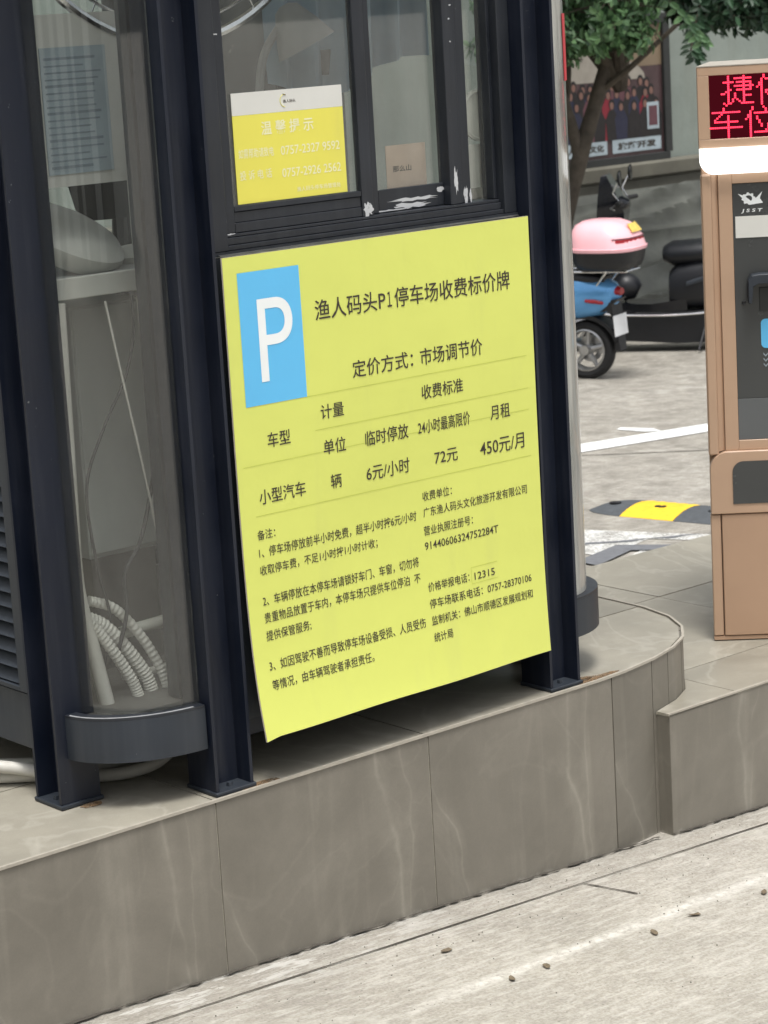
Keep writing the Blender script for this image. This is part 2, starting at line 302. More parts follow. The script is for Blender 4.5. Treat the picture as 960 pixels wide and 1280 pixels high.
# ------------------------------------------------------------------ mesh helpers
def frame(o, yaw): return Matrix.Translation(Vector(o)) @ Matrix.Rotation(yaw, 4, 'Z')
BO = Vector((-0.31186, 4.96070, 0))
BF = frame(BO, psi)                      # booth axes: x along the front, y inward, z up
ROOT = {}
class MB:
    def __init__(s): s.v = []; s.f = []
    def add(s, vs, fs):
        o = len(s.v); s.v += [Vector(q) for q in vs]; s.f += [tuple(i+o for i in q) for q in fs]; return s
    def box(s, x0, x1, y0, y1, z0, z1):
        return s.add([(x0,y0,z0),(x1,y0,z0),(x1,y1,z0),(x0,y1,z0),(x0,y0,z1),(x1,y0,z1),(x1,y1,z1),(x0,y1,z1)],
                     [(0,3,2,1),(4,5,6,7),(0,1,5,4),(1,2,6,5),(2,3,7,6),(3,0,4,7)])
    def prism(s, poly, a0, a1, axis='z'):
        n = len(poly)
        def P(p, a): return (p[0], p[1], a) if axis == 'z' else ((p[0], a, p[1]) if axis == 'y' else (a, p[0], p[1]))
        return s.add([P(p, a0) for p in poly]+[P(p, a1) for p in poly],
                     [tuple(range(n))[::-1], tuple(range(n, 2*n))]+[(i, (i+1) % n, n+(i+1) % n, n+i) for i in range(n)])
    def tube(s, pts, r, seg=8, cap=True, rib=0):
        pts = [Vector(p) for p in pts]; n = len(pts); o = len(s.v); up = Vector((0, 0, 1)); prev = None
        for i, p in enumerate(pts):
            d = (pts[min(i+1, n-1)]-pts[max(i-1, 0)]).normalized()
            if prev is None:
                a = d.cross(up if abs(d.z) < .9 else Vector((1, 0, 0))).normalized()
            else: a = (prev-d*prev.dot(d)).normalized()
            prev = a; b = d.cross(a); rr = r[i] if hasattr(r, '__len__') else r
            if rib and i % 2: rr *= (1-rib)
            for j in range(seg):
                t = 2*pi*j/seg; s.v.append(p+a*cos(t)*rr+b*sin(t)*rr)
        for i in range(n-1):
            for j in range(seg):
                s.f.append((o+i*seg+j, o+i*seg+(j+1) % seg, o+(i+1)*seg+(j+1) % seg, o+(i+1)*seg+j))
        if cap: s.f.append(tuple(o+j for j in range(seg))[::-1]); s.f.append(tuple(o+(n-1)*seg+j for j in range(seg)))
        return s
    def loft(s, rings, cap=True):
        o = len(s.v); m = len(rings[0])
        for rg in rings: s.v += [Vector(q) for q in rg]
        for i in range(len(rings)-1):
            for j in range(m): s.f.append((o+i*m+j, o+i*m+(j+1) % m, o+(i+1)*m+(j+1) % m, o+(i+1)*m+j))
        if cap: s.f.append(tuple(o+j for j in range(m))[::-1]); s.f.append(tuple(o+(len(rings)-1)*m+j for j in range(m)))
        return s
    def lathe(s, c, axis, prof, seg=24, e1=None):
        """prof: (radius, height along axis)"""
        ax = Vector(axis).normalized(); a = ax.orthogonal().normalized(); b = ax.cross(a); c = Vector(c); o = len(s.v); n = len(prof)
        for r, hh in prof:
            for j in range(seg):
                t = 2*pi*j/seg; s.v.append(c+ax*hh+(a*cos(t)+b*sin(t))*r)
        for i in range(n-1):
            for j in range(seg): s.f.append((o+i*seg+j, o+i*seg+(j+1) % seg, o+(i+1)*seg+(j+1) % seg, o+(i+1)*seg+j))
        return s
    def torus(s, c, axis, R, r, seg=40, ms=10):
        ax = Vector(axis).normalized(); a = ax.orthogonal().normalized(); b = ax.cross(a); c = Vector(c); o = len(s.v)
        for i in range(seg):
            t = 2*pi*i/seg; d = a*cos(t)+b*sin(t)
            for j in range(ms):
                q = 2*pi*j/ms; s.v.append(c+d*(R+r*cos(q))+ax*(r*sin(q)))
        for i in range(seg):
            for j in range(ms):
                s.f.append((o+i*ms+j, o+((i+1) % seg)*ms+j, o+((i+1) % seg)*ms+(j+1) % ms, o+i*ms+(j+1) % ms))
        return s
    def build(s, name, mat, parent=None, fr=BF, label=None, cat=None, group=None, kind=None, smooth=False, bevel=0, solid=0):
        W = [fr @ v for v in s.v]
        me = bpy.data.meshes.new(name)
        if parent is not None:
            inv = ROOT[parent.name].inverted(); V = [inv @ v for v in W]; T = ROOT[parent.name]
        else:
            mn = [min(v[i] for v in W) for i in range(3)]; mx = [max(v[i] for v in W) for i in range(3)]
            base = Vector(((mn[0]+mx[0])/2, (mn[1]+mx[1])/2, mn[2])); yaw = fr.to_euler().z
            T = frame(base, yaw); inv = T.inverted(); V = [inv @ v for v in W]
        me.from_pydata([tuple(v) for v in V], [], s.f); me.update()
        if bevel:
            import bmesh
            bm = bmesh.new(); bm.from_mesh(me)
            bmesh.ops.bevel(bm, geom=list(bm.edges), offset=bevel, segments=1, affect='EDGES'); bm.to_mesh(me); bm.free()
        if smooth:
            me.polygons.foreach_set('use_smooth', [True]*len(me.polygons))
            me.set_sharp_from_angle(angle=radians(40))
        me.materials.append(mat)
        o = bpy.data.objects.new(name, me); COL.objects.link(o); ROOT[o.name] = T
        if parent is not None: o.parent = parent
        else: o.matrix_world = T
        props(o, label, cat, group, kind); return o
def props(o, label=None, cat=None, group=None, kind=None):
    for k_, v_ in (('label', label), ('category', cat), ('group', group), ('kind', kind)):
        if v_: o[k_] = v_
def thing(name, label, cat, base, fr=BF, group=None, kind=None):
    o = bpy.data.objects.new(name, None); COL.objects.link(o); o.empty_display_size = .1
    T = frame(fr @ Vector(base), fr.to_euler().z); ROOT[o.name] = T; o.matrix_world = T
    props(o, label, cat, group, kind); return o
def bz(pts, n=8):
    """smooth curve through the points"""
    P = [Vector(p) for p in pts]; out = []
    for i in range(len(P)-1):
        p0 = P[max(i-1, 0)]; p1 = P[i]; p2 = P[i+1]; p3 = P[min(i+2, len(P)-1)]
        for k_ in range(n):
            t = k_/n
            out.append(.5*((2*p1)+(-p0+p2)*t+(2*p0-5*p1+4*p2-p3)*t*t+(-p0+3*p1-3*p2+p3)*t**3))
    return out+[P[-1]]
def rrect(x0, x1, z0, z1, r, n=5, corners=(1, 1, 1, 1)):
    out = []
    for (cx, cz, a, on) in ((x1-r, z1-r, 0, corners[0]), (x0+r, z1-r, 90, corners[1]), (x0+r, z0+r, 180, corners[2]), (x1-r, z0+r, 270, corners[3])):
        if on:
            for i in range(n+1): t = radians(a+90*i/n); out.append((cx+r*cos(t), cz+r*sin(t)))
        else:
            sx = 1 if a in (0, 270) else -1; sz_ = 1 if a in (0, 90) else -1
            out.append((cx+sx*r, cz+sz_*r))
    return out
def text_geo(items):
    """items: (string, bold) -> list of (verts 2D, faces)"""
    obs = []
    for tx, bold in items:
        c = bpy.data.curves.new('t', 'FONT'); c.body = tx; c.size = 1; c.resolution_u = 3 if len(tx) > 1 else 12; c.fill_mode = 'BOTH'; c.offset = bold
        o = bpy.data.objects.new('t', c); COL.objects.link(o); obs.append(o)
    bpy.context.view_layer.update(); dg = bpy.context.evaluated_depsgraph_get(); out = []
    for o in obs:
        me = bpy.data.meshes.new_from_object(o.evaluated_get(dg))
        out.append(([(v.co.x, v.co.y) for v in me.vertices], [tuple(p.vertices) for p in me.polygons]))
        bpy.data.meshes.remove(me)
    for o in obs:
        c = o.data; bpy.data.objects.remove(o); bpy.data.curves.remove(c)
    return out
def fit(geo, x0, x1, zc, hh):
    v, f = geo; a = min(p[0] for p in v); b = max(p[0] for p in v); c = min(p[1] for p in v); d = max(p[1] for p in v)
    return [(x0+(p[0]-a)/(b-a)*(x1-x0), zc+((p[1]-c)/(d-c)-.5)*hh) for p in v], f

# ------------------------------------------------------------------ ground
def gz(s):
    s = min(max(s, -4), 8); return -.0415-.046*s
GI = BF.inverted()
def G(x, y): return gz((GI @ Vector((x, y, 0))).x)
def axis_vals(a, fine):
    v = [-400, -150, -60, -25, -12, -6, -4]+[i*.5 for i in range(-7, 17)]+[9, 10, 12, 16, 22, 40, 90, 200, 500]
    return v
xs = axis_vals(0, 0); ys = [-400, -100, -40, -15, -6, -3, -1, 0, 2, 5, 10, 20, 40, 100, 500]
m = MB(); nx = len(xs)
for y in ys:
    for x in xs: m.v.append(Vector((x, y, gz(x))))
for j in range(len(ys)-1):
    for i in range(nx-1): m.f.append((j*nx+i, j*nx+i+1, (j+1)*nx+i+1, (j+1)*nx+i))
m.build('road', M['road'], kind='structure')
def decal(poly, name, mat, lift=.004, **kw):
    m = MB(); n = len(poly)
    m.add([(x, y, gz(x)+lift) for x, y in poly], [tuple(range(n))]); return m.build(name, mat, **kw)
def strip(s0, t0, s1, t1, wd, name, mat, lift=.004, wob=0, n=24, **kw):
    m = MB(); d = Vector((s1-s0, t1-t0)).normalized(); p = Vector((-d.y, d.x))
    for i in range(n+1):
        a = i/n; x = s0+(s1-s0)*a; y = t0+(t1-t0)*a; ww = wd*(.5+(random.random()-.5)*wob); ww2 = wd*(.5+(random.random()-.5)*wob)
        for sg, w_ in ((1, ww), (-1, ww2)): q = (x+p.x*w_*sg, y+p.y*w_*sg); m.v.append(Vector((q[0], q[1], gz(q[0])+lift)))
    for i in range(n): m.f.append((2*i, 2*i+1, 2*i+3, 2*i+2))
    return m.build(name, mat, **kw)
strip(3.2, 4.70, 24, 4.70, .20, 'road_line', M['whitepaint'], .004, 0, 60, kind='structure')
strip(-3.5, -.112, 6, -.112, .0042, 'slab_joint', M['jointm'], .003, .5, 60, kind='structure')
strip(-3.5, -.004, 1.24, -.004, .007, 'slab_joint', M['jointm'], .006, 1.2, 260, kind='structure')
strip(1.284, -.014, 4.2, -.014, .007, 'slab_joint', M['jointm'], .006, 1.2, 160, kind='structure')
strip(.86, -.115, .90, -.255, .005, 'slab_joint', M['jointm'], .003, .6, 8, kind='structure')
strip(4.6, 5.1, 8, 2.9, .012, 'slab_joint', M['jointm'], .003, .3, 30, kind='structure')
# arrow like marking beyond the pavement, with a grey repair band through it
decal([(3.70, 2.85), (3.70, 2.60), (4.10, 2.75), (4.30, 2.45), (4.42, 2.50), (4.05, 3.10)], 'road_marking', M['fadedpaint'], .004, kind='structure')
decal([(3.55, 2.50), (3.86, 2.62), (4.20, 2.30), (4.28, 2.36), (3.90, 2.74), (3.55, 2.62)], 'tar_repair', M['tarmac'], .008, kind='structure')
decal([(3.74, 2.53), (3.90, 2.60), (4.02, 2.47), (3.86, 2.40)], 'road_marking', M['fadedpaint'], .005, kind='structure')
decal([(6.24, 5.02), (6.28, 4.86), (6.36, 4.80), (6.40, 4.90), (6.31, 5.06)], 'paint_fleck', M['whitepaint'], .004, kind='structure')
strip(3.6, 2.95, 4.6, 2.55, .035, 'tar_repair', M['tarmac'], .006, 1.2, 12, kind='structure')

# ------------------------------------------------------------------ raised pavement (tiled island) under the booth
ZT = .36
front = [(-4.0, 0), (1.05, 0), (1.15, .008), (1.28, .032), (1.39, .066), (1.475, .112), (1.55, .185), (1.605, .28), (1.635, .4), (1.645, .6), (1.645, 2.3)]
outline = front+[(-4.0, 2.3)]
rp = thing('raised_pavement', None, None, (-1, 1, -.2), kind='structure')
def inset(poly, d):    # shift the front/right edge inward a little
    out = []
    for i, p in enumerate(poly):
        a = Vector(poly[max(i-1, 0)]); b = Vector(poly[min(i+1, len(poly)-1)]); dd = (b-a).normalized(); nrm = Vector((-dd.y, dd.x))
        out.append((p[0]+nrm.x*d, p[1]+nrm.y*d))
    return out
core = inset(front, .0035)+[(-4.0, 2.3)]
MB().prism(core, -.35, ZT-.010).build('core', M['grout'], rp)
# face slabs
def slab(poly2, z0f, z1, name='slab', mat='tile', parent=rp, th=.010):
    """poly2: points of the outer face; thickness inward"""
    inn = inset(poly2, th); n = len(poly2); m = MB(); vs = []
    for p in poly2: vs.append((p[0], p[1], z0f(p[0])))
    for p in poly2: vs.append((p[0], p[1], z1))
    for p in inn: vs.append((p[0], p[1], z0f(p[0])))
    for p in inn: vs.append((p[0], p[1], z1))
    fs = []
    for i in range(n-1):
        fs += [(i, i+1, n+i+1, n+i), (2*n+i+1, 2*n+i, 3*n+i, 3*n+i+1), (n+i, n+i+1, 3*n+i+1, 3*n+i), (i+1, i, 2*n+i, 2*n+i+1)]
    fs += [(0, n, 3*n, 2*n), (n-1, 2*n+n-1, 3*n+n-1, n+n-1)]
    m.add(vs, fs); return m.build(name, M[mat], parent)
zf = lambda s: gz(s)-.02
joints = [-3.71, -3.11, -2.51, -1.91, -1.31, -.709, -.109, .497, 1.10]
for i, a in enumerate(joints[:-1]):
    b = joints[i+1]; off = random.uniform(-.001, .0015)
    pts = [(a+.0018, off), (b-.0018, off)] if b < 1.06 else [(a+.0018, off), (1.05, 0), (b-.0018, .004)]
    slab(pts, zf, ZT-.004)
def lerp_front(a, b):
    pts = [p for p in front if a < p[0] < b]
    def at(x):
        for i in range(len(front)-1):
            if front[i][0] <= x <= front[i+1][0] and front[i+1][0] > front[i][0]:
                q = (x-front[i][0])/(front[i+1][0]-front[i][0]); return (x, front[i][1]+q*(front[i+1][1]-front[i][1]))
    return [at(a)]+pts+[at(b)]
for a, b in ((1.102, 1.268), (1.271, 1.353), (1.356, 1.452), (1.455, 1.53), (1.533, 1.60)):
    slab(lerp_front(a, b), zf, ZT-.004, 'narrow_slab')
slab([(1.603, .285), (1.635, .4), (1.645, .6), (1.645, 1.2)], zf, ZT-.004)
slab([(1.645, 1.203), (1.645, 1.8)], zf, ZT-.004)
# thin edge strip round the top
m = MB(); out = inset(front, -.003); inn = inset(front, .004); n = len(front)
for z in (ZT-.0035, ZT+.0025):
    for p in out: m.v.append(Vector((p[0], p[1], z+random.uniform(-.0006, .0006))))
    for p in inn: m.v.append(Vector((p[0], p[1], z)))
for i in range(n-1):
    m.f += [(i, i+1, 2*n+i+1, 2*n+i), (2*n+i, 2*n+i+1, 3*n+i+1, 3*n+i), (3*n+i, 3*n+i+1, n+i+1, n+i)]
m.build('edge_strip', M['rim'], rp)
def clip(poly, x0, x1, y0, y1):
    for (ax, lim, sg) in ((0, x0, 1), (0, x1, -1), (1, y0, 1), (1, y1, -1)):
        o = []
        for i in range(len(poly)):
            p, q = poly[i], poly[(i+1) % len(poly)]; pi_ = (p[ax]-lim)*sg >= 0; qi = (q[ax]-lim)*sg >= 0
            if pi_: o.append(p)
            if pi_ != qi:
                t = (lim-p[ax])/(q[ax]-p[ax]); o.append((p[0]+t*(q[0]-p[0]), p[1]+t*(q[1]-p[1])))
        poly = o
        if len(poly) < 3: return None
    return poly
def toptiles(outl, z0, z1, gx, gy, par):
    for i in range(len(gx)-1):
        for j in range(len(gy)-1):
            p = clip(outl, gx[i]+.0016, gx[i+1]-.0016, gy[j]+.0016, gy[j+1]-.0016)
            if p and len(p) >= 3:
                dz = random.uniform(-.0008, .0008); MB().prism(p, z0, z1+dz).build('tile', M['toptile'], par)
toptiles(inset(front, .010)+[(-4.0, 2.3)], ZT-.0095, ZT, [-4+.0]+[-3.71+.6*i for i in range(10)], [-.01, .42, 1.02, 1.62, 2.3], rp)
# lower pavement with the payment terminal
Z2 = .22
lp = thing('lower_pavement', None, None, (2.4, .6, -.2), kind='structure')
cf = inset(front, -.002)
out2 = [(1.284, -.010), (4.3, -.010), (4.3, 1.27), (1.70, 1.27), (1.66, .6)]+[p for p in cf[::-1] if 1.27 < p[0] and p[1] < .55]+[(1.284, .030)]
MB().prism([(1.294, -.0065), (4.29, -.0065), (4.29, 1.26), (1.72, 1.26), (1.69, .5), (1.5, .2), (1.294, .05)], -.4, Z2-.008).build('core', M['grout'], lp)
jj = [1.284, 1.85, 2.45, 3.05, 3.65, 4.3]
for i in range(5): slab([(jj[i]+.0018, -.010), (jj[i+1]-.0018, -.010)], zf, Z2-.003, parent=lp)
slab([(1.285, .036), (1.285, -.0085)], zf, Z2-.003, parent=lp, name='end_slab')
m = MB().box(1.280, 4.3, -.0125, -.004, Z2-.0025, Z2+.002); m.build('edge_strip', M['rim'], lp)
toptiles(out2, Z2-.0075, Z2, [1.25, 1.54, 2.14, 2.74, 3.34, 3.94, 4.4], [-.03, .23, .83, 1.43], lp)

# ------------------------------------------------------------------ parking booth
bt = thing('parking_booth', 'dark navy steel guard booth with rounded glass corners standing on the raised tiled pavement', 'booth', (.45, .9, ZT))
ZB, ZR = ZT, 2.80
def hbeam(cx, cy, rot, par=bt, hh=None):
    """100 mm H section; rot 0: web parallel to the front"""
    a, tf, tw = .05, .008, .006
    pr = [(-a, -a), (-a+tf, -a), (-a+tf, -tw/2), (a-tf, -tw/2), (a-tf, -a), (a, -a), (a, a), (a-tf, a), (a-tf, tw/2), (-a+tf, tw/2), (-a+tf, a), (-a, a)]
    if rot: pr = [(-y, x) for x, y in pr][:]
    poly = [(cx+x, cy+y) for x, y in pr]
    o = MB().prism(poly, ZB+.010, ZR).build('post', M['navy'], par)
    fp = MB().box(cx-.054, cx+.054, cy-.056, cy+.054, ZB+.0012, ZB+.0098)
    fp.build('foot_plate', M['sidegrey'], o, bevel=.0015)
    ex, ey = (.0, -.03) if not rot else (-.03, 0)
    MB().lathe((cx+ex, cy+ey, ZB+.010), (0, 0, 1), [(.0, .008), (.007, .008), (.008, 0)], 6).build('bolt', M['sidegrey'], o)
    return o
hbeam(-.044, .065, 0); hbeam(.956, .066, 0); hbeam(-.314, .255, 1); hbeam(1.105, .262, 1)
hbeam(-.05, 1.62, 0); hbeam(.96, 1.62, 0); hbeam(-.314, 1.45, 1); hbeam(1.105, 1.45, 1)
def arc(cx, cy, a, b, q0, q1, n=14): return [(cx+a*cos(q0+(q1-q0)*i/n), cy+b*sin(q0+(q1-q0)*i/n)) for i in range(n+1)]
def curved(name, mat, arcp, th, z0, z1, par=bt, smooth=True):
    n = len(arcp); inn = []
    for i, p in enumerate(arcp):
        a = Vector(arcp[max(i-1, 0)]); b = Vector(arcp[min(i+1, n-1)]); d = (b-a).normalized(); inn.append((p[0]-d.y*th, p[1]+d.x*th))
    return MB().prism(list(arcp)+inn[::-1], z0, z1).build(name, mat, par, smooth=smooth)
LA = arc(-.098, .21, .24, .182, pi, 1.5*pi)       # from the side to the front, left corner
RA = arc(1.008, .21, .20, .172, 1.5*pi, 2*pi)
LG = arc(-.098, .213, .20, .165, pi, 1.5*pi); RG = arc(1.008, .213, .163, .160, 1.5*pi, 2*pi)
for A_, GA in ((LA, LG), (RA, RG)):
    curved('corner_band', M['sidegrey'], A_, .012, .468, .560)
    curved('band_lip', M['scuff'] if False else M['charcoal'], [(p[0], p[1]) for p in A_], .030, .5605, .5655)
    curved('corner_glass', M['cglass'] if A_ is LA else M['rglass'], GA, .005, .566, 2.62)
    curved('corner_head', M['navy'], A_, .03, 2.625, ZR)
    cpoly = list(A_)+[(A_[0][0] if False else A_[-1][0], A_[0][1])] if A_ is LA else list(A_)+[(A_[0][0], A_[-1][1])]
    MB().prism([(p[0]*.97+cpoly[-1][0]*.03, p[1]*.97+cpoly[-1][1]*.03) for p in cpoly], .50, .545).build('corner_floor', M['sidegrey'], bt)
# pale scraped line on top of the left band
curved('scraped_edge', M['scuff'], [(p[0]*.994-.0006, p[1]*.985+.003) for p in LA[1:-1]], .003, .566, .5672)
# inner vertical tubes behind the corner glass
MB().box(-.092, -.052, .13, .17, .56, 2.6).build('inner_tube', M['charcoal'], bt)
MB().box(.012, .90, .32, .34, .385, .499).build('underfloor_shade', M['navy'], bt)  # dark box added to deepen the shadow under the booth
MB().box(1.01, 1.04, .13, .17, .56, 2.6).build('inner_tube', M['charcoal'], bt)
# body below the windows, floor, roof
MB().box(.008, .903, .045, .065, .50, 1.500).build('front_panel', M['charcoal'], bt)
MB().box(.008, .903, .068, .12, .455, .52).build('base_beam', M['navy'], bt, bevel=.002)
MB().box(-.30, 1.10, .125, 1.60, .50, .555).build('floor', M['floorin'], bt)
MB().box(-.28, 1.08, .13, 1.60, 2.70, 2.73).build('ceiling', M['white'], bt)
MB().box(-.46, 1.37, -.12, 1.82, ZR+.002, ZR+.16).build('roof', M['navy'], bt, bevel=.01)
# left side: louvre, lower sheet, dark window
MB().box(-.349, -.335, .306, 1.395, .468, .593).build('side_sheet', M['sidegrey'], bt, bevel=.002)
for zz in range(20):
    z = .612+zz*.0335
    MB().add([(-.352, .352, z), (-.352, 1.36, z), (-.330, 1.36, z+.026), (-.330, .352, z+.026), (-.347, .352, z-.003), (-.347, 1.36, z-.003), (-.326, 1.36, z+.023), (-.326, .352, z+.023)],
             [(0, 1, 2, 3)[::-1], (4, 5, 6, 7), (0, 4, 5, 1)[::-1], (3, 2, 6, 7)[::-1], (0, 3, 7, 4)[::-1], (1, 5, 6, 2)[::-1]]).build('slat', M['sidegrey'], bt)
for (a, b, c, d) in ((.308, .350, .596, 1.31), (1.362, 1.396, .596, 1.31), (.350, 1.362, 1.285, 1.31), (.350, 1.362, .596, .608)):
    MB().box(-.356, -.326, a, b, c, d).build('louvre_frame', M['sidegrey'], bt, bevel=.002)
MB().box(-.322, -.318, .30, 1.40, .596, 1.31).build('inner_lining', M['black'], bt)
MB().box(-.336, -.331, .345, 1.36, 1.35, 2.60).build('side_pane', M['glass'], bt)
for (a, b, c, d) in ((.308, .345, 1.313, 2.65), (1.36, 1.396, 1.313, 2.65), (.346, 1.359, 1.313, 1.35), (.346, 1.359, 2.602, 2.65), (.82, .86, 1.351, 2.60)):
    MB().box(-.352, -.318, a, b, c, d).build('side_frame', M['charcoal'], bt, bevel=.002)
# right side and back: panels and windows
MB().box(1.125, 1.140, .306, 1.395, .468, 1.30).build('side_panel', M['sidegrey'], bt)
MB().box(1.112, 1.122, .306, 1.395, .56, 1.30).build('inner_panel', M['innerwall'], bt)
MB().box(1.128, 1.133, .345, 1.36, 1.35, 2.60).build('side_pane', M['glass'], bt)
for (a, b, c, d) in ((.308, .345, 1.303, 2.65), (1.36, 1.396, 1.303, 2.65), (.346, 1.359, 1.303, 1.35), (.346, 1.359, 2.602, 2.65)):
    MB().box(1.112, 1.146, a, b, c, d).build('side_frame', M['charcoal'], bt, bevel=.002)
MB().box(.01, .905, 1.63, 1.65, .468, 1.10).build('back_panel', M['sidegrey'], bt)
MB().box(.01, .905, 1.60, 1.61, .56, 1.10).build('inner_panel', M['innerwall'], bt)
MB().box(.03, .885, 1.635, 1.64, 1.14, 2.60).build('back_pane', M['glass'], bt)
for (a, b, c, d) in ((.008, .04, 1.103, 2.65), (.875, .905, 1.103, 2.65), (.041, .874, 1.103, 1.14), (.041, .874, 2.602, 2.65), (.44, .48, 1.141, 2.60)):
    MB().box(a, b, 1.615, 1.66, c, d).build('back_frame', M['charcoal'], bt, bevel=.002)
# two rear corners
for A_ in (arc(-.098, 1.50, .24, .17, .5*pi, pi), arc(1.008, 1.50, .20, .17, 0, .5*pi)):
    curved('corner_band', M['sidegrey'], A_, .012, .468, .560); curved('corner_glass', M['cglass'], A_, .005, .566, 2.62)
    curved('corner_head', M['navy'], A_, .03, 2.625, ZR)
# front window: frame, two sliding sashes and the narrow fixed light
wn = MB().box(.008, .905, .052, .128, 1.503, 1.512).build('window_frame', M['charcoal'], bt)
for (x0, x1, z0, z1, y0, y1, nm) in ((.008, .072, 1.5125, 2.66, .056, .12, 'jamb'), (.868, .905, 1.5125, 2.66, .056, .12, 'jamb'),
        (.0725, .8675, 1.5125, 1.5225, .060, .125, 'track'), (.0725, .8675, 1.523, 1.538, .068, .125, 'track'), (.0725, .8675, 1.5385, 1.545, .073, .125, 'track'), (.0725, .8675, 2.62, 2.66, .06, .125, 'head_rail'),
        (.073, .108, 1.546, 2.6195, .076, .094, 'sash_stile'), (.458, .490, 1.546, 2.6195, .075, .094, 'sash_stile'), (.1085, .4575, 1.546, 1.5665, .077, .094, 'sash_rail'), (.1085, .4575, 1.567, 1.5895, .079, .094, 'sash_rail'), (.1085, .4575, 1.590, 1.602, .076, .094, 'sash_rail'), (.1085, .4575, 2.58, 2.6195, .077, .094, 'sash_rail'),
        (.4905, .524, 1.546, 2.6195, .097, .115, 'sash_stile'), (.720, .756, 1.546, 2.6195, .075, .115, 'sash_stile'), (.5245, .7195, 1.546, 1.596, .098, .115, 'sash_rail'), (.5245, .7195, 2.58, 2.6195, .098, .115, 'sash_rail'),
        (.7565, .792, 1.546, 2.6195, .086, .12, 'sash_stile'), (.858, .8675, 1.546, 2.6195, .08, .12, 'sash_stile')):
    MB().box(x0, x1, y0, y1, z0, z1).build(nm, M['charcoal'], wn, bevel=.0012)
MB().box(.109, .4573, .0855, .0895, 1.6022, 2.5795).build('pane', M['glass'], wn)
MB().box(.5247, .7193, .1045, .1085, 1.5962, 2.5795).build('pane', M['glass'], wn)
MB().box(.7922, .8578, .1045, .1085, 1.5455, 2.6195).build('pane', M['glass'], wn)
def blotch(cx, cz, w_, h_, y, n=22, seed=0, par=wn, mat='chips'):
    rnd = random.Random(seed); ps = [(cx+w_/2*cos(2*pi*i/n)*rnd.uniform(.6, 1.2), cz+h_/2*sin(2*pi*i/n)*rnd.uniform(.45, 1.35)) for i in range(n)]
    return MB().prism(ps, y-.0006, y-.0001, 'y').build('scraped_patch', M[mat], par)
for i, (cx, cz, w_, h_, y) in enumerate(((.475, 1.560, .036, .038, .075), (.63, 1.568, .14, .010, .098), (.615, 1.555, .11, .012, .098), (.71, 1.583, .025, .012, .098), (.738, 1.60, .012, .055, .075), (.775, 1.565, .013, .04, .086), (.79, 1.56, .007, .03, .086), (.56, 1.549, .12, .004, .098), (.082, 1.575, .007, .030, .076), (.078, 1.56, .008, .006, .076), (.09, 1.545, .03, .003, .073), (.075, 1.96, .012, .003, .056), (.74, 1.96, .006, .004, .075), (.741, 1.91, .004, .004, .075), (.745, 1.99, .008, .003, .075))):
    blotch(cx, cz, w_*(.75 if i == 0 else 1), h_*(.8 if i == 0 else 1), y, seed=i)
MB().box(.04, .90, .046, .0515, 1.5035, 1.5068).build('sill_edge', M['alu'], wn)

# ------------------------------------------------------------------ the price board
S0, S1, ZTP, ZBT, T0 = .019, .897, 1.5045, .470, .012
def dsp(s, z):
    u = min(max((s-S0)/(S1-S0), 0), 1); v = min(max((ZTP-z)/(ZTP-ZBT), 0), 1)
    return (.04*(1-u)+.012*u)*v**6+.0025*sin(u*pi)*sin(v*pi*2.2)
ps = thing('price_board', 'large yellow parking price board with blue P square fixed below the booth window', 'sign', (.46, .012, ZBT))
m = MB(); NX, NZ = 24, 60
rnd = random.Random(3)
for k_ in (0, 1):
    for j in range(NZ+1):
        for i in range(NX+1):
            s = S0+(S1-S0)*i/NX; z = ZTP-(ZTP-ZBT)*j/NZ
            zz = z-(.0012*sin(i*.5)*(j/NZ)**20) + (-.006*(i == 0)*(j == NZ))
            m.v.append(Vector((s, T0-dsp(s, z)+(.004 if k_ else 0), zz)))
NV = (NX+1)*(NZ+1)
for j in range(NZ):
    for i in range(NX):
        a = j*(NX+1)+i; m.f.append((a, a+NX+1, a+NX+2, a+1)); m.f.append((NV+a, NV+a+1, NV+a+NX+2, NV+a+NX+1))
m.build('board', M['signyel'], ps, smooth=True)
m = MB()
rim = [(i, 0) for i in range(NX+1)]+[(NX, j) for j in range(1, NZ+1)]+[(i, NZ) for i in range(NX-1, -1, -1)]+[(0, j) for j in range(NZ-1, 0, -1)]
for k_ in (0, 1):
    for i, j in rim:
        s = S0+(S1-S0)*i/NX; z = ZTP-(ZTP-ZBT)*j/NZ; zz = z-(.0012*sin(i*.5)*(j/NZ)**20) + (-.006*(i == 0)*(j == NZ))
        e = .0004; m.v.append(Vector((s+(e if i == NX else -e if i == 0 else 0), T0-dsp(s, z)+(.0041 if k_ else -.0001), zz+(e if j == 0 else -e if j == NZ else 0))))
L_ = len(rim)
for q in range(L_): m.f.append((q, (q+1) % L_, L_+(q+1) % L_, L_+q))
m.build('board_edge', M['signedge'], ps)
def on_board(pts2, faces, name, mat, lift):
    m = MB(); m.add([(s, T0-dsp(s, z)-lift, z) for s, z in pts2], faces); return m.build(name, mat, ps)
def grid_rect(a, b, c, d, n=8):
    P = [(a+(b-a)*i/n, c+(d-c)*j/n) for j in range(n+1) for i in range(n+1)]
    return P, [(j*(n+1)+i, j*(n+1)+i+1, (j+1)*(n+1)+i+1, (j+1)*(n+1)+i) for j in range(n) for i in range(n)]
p_, f_ = grid_rect(.054, .2180, 1.185, 1.469); on_board(p_, f_, 'blue_square', M['signblue'], .0007)
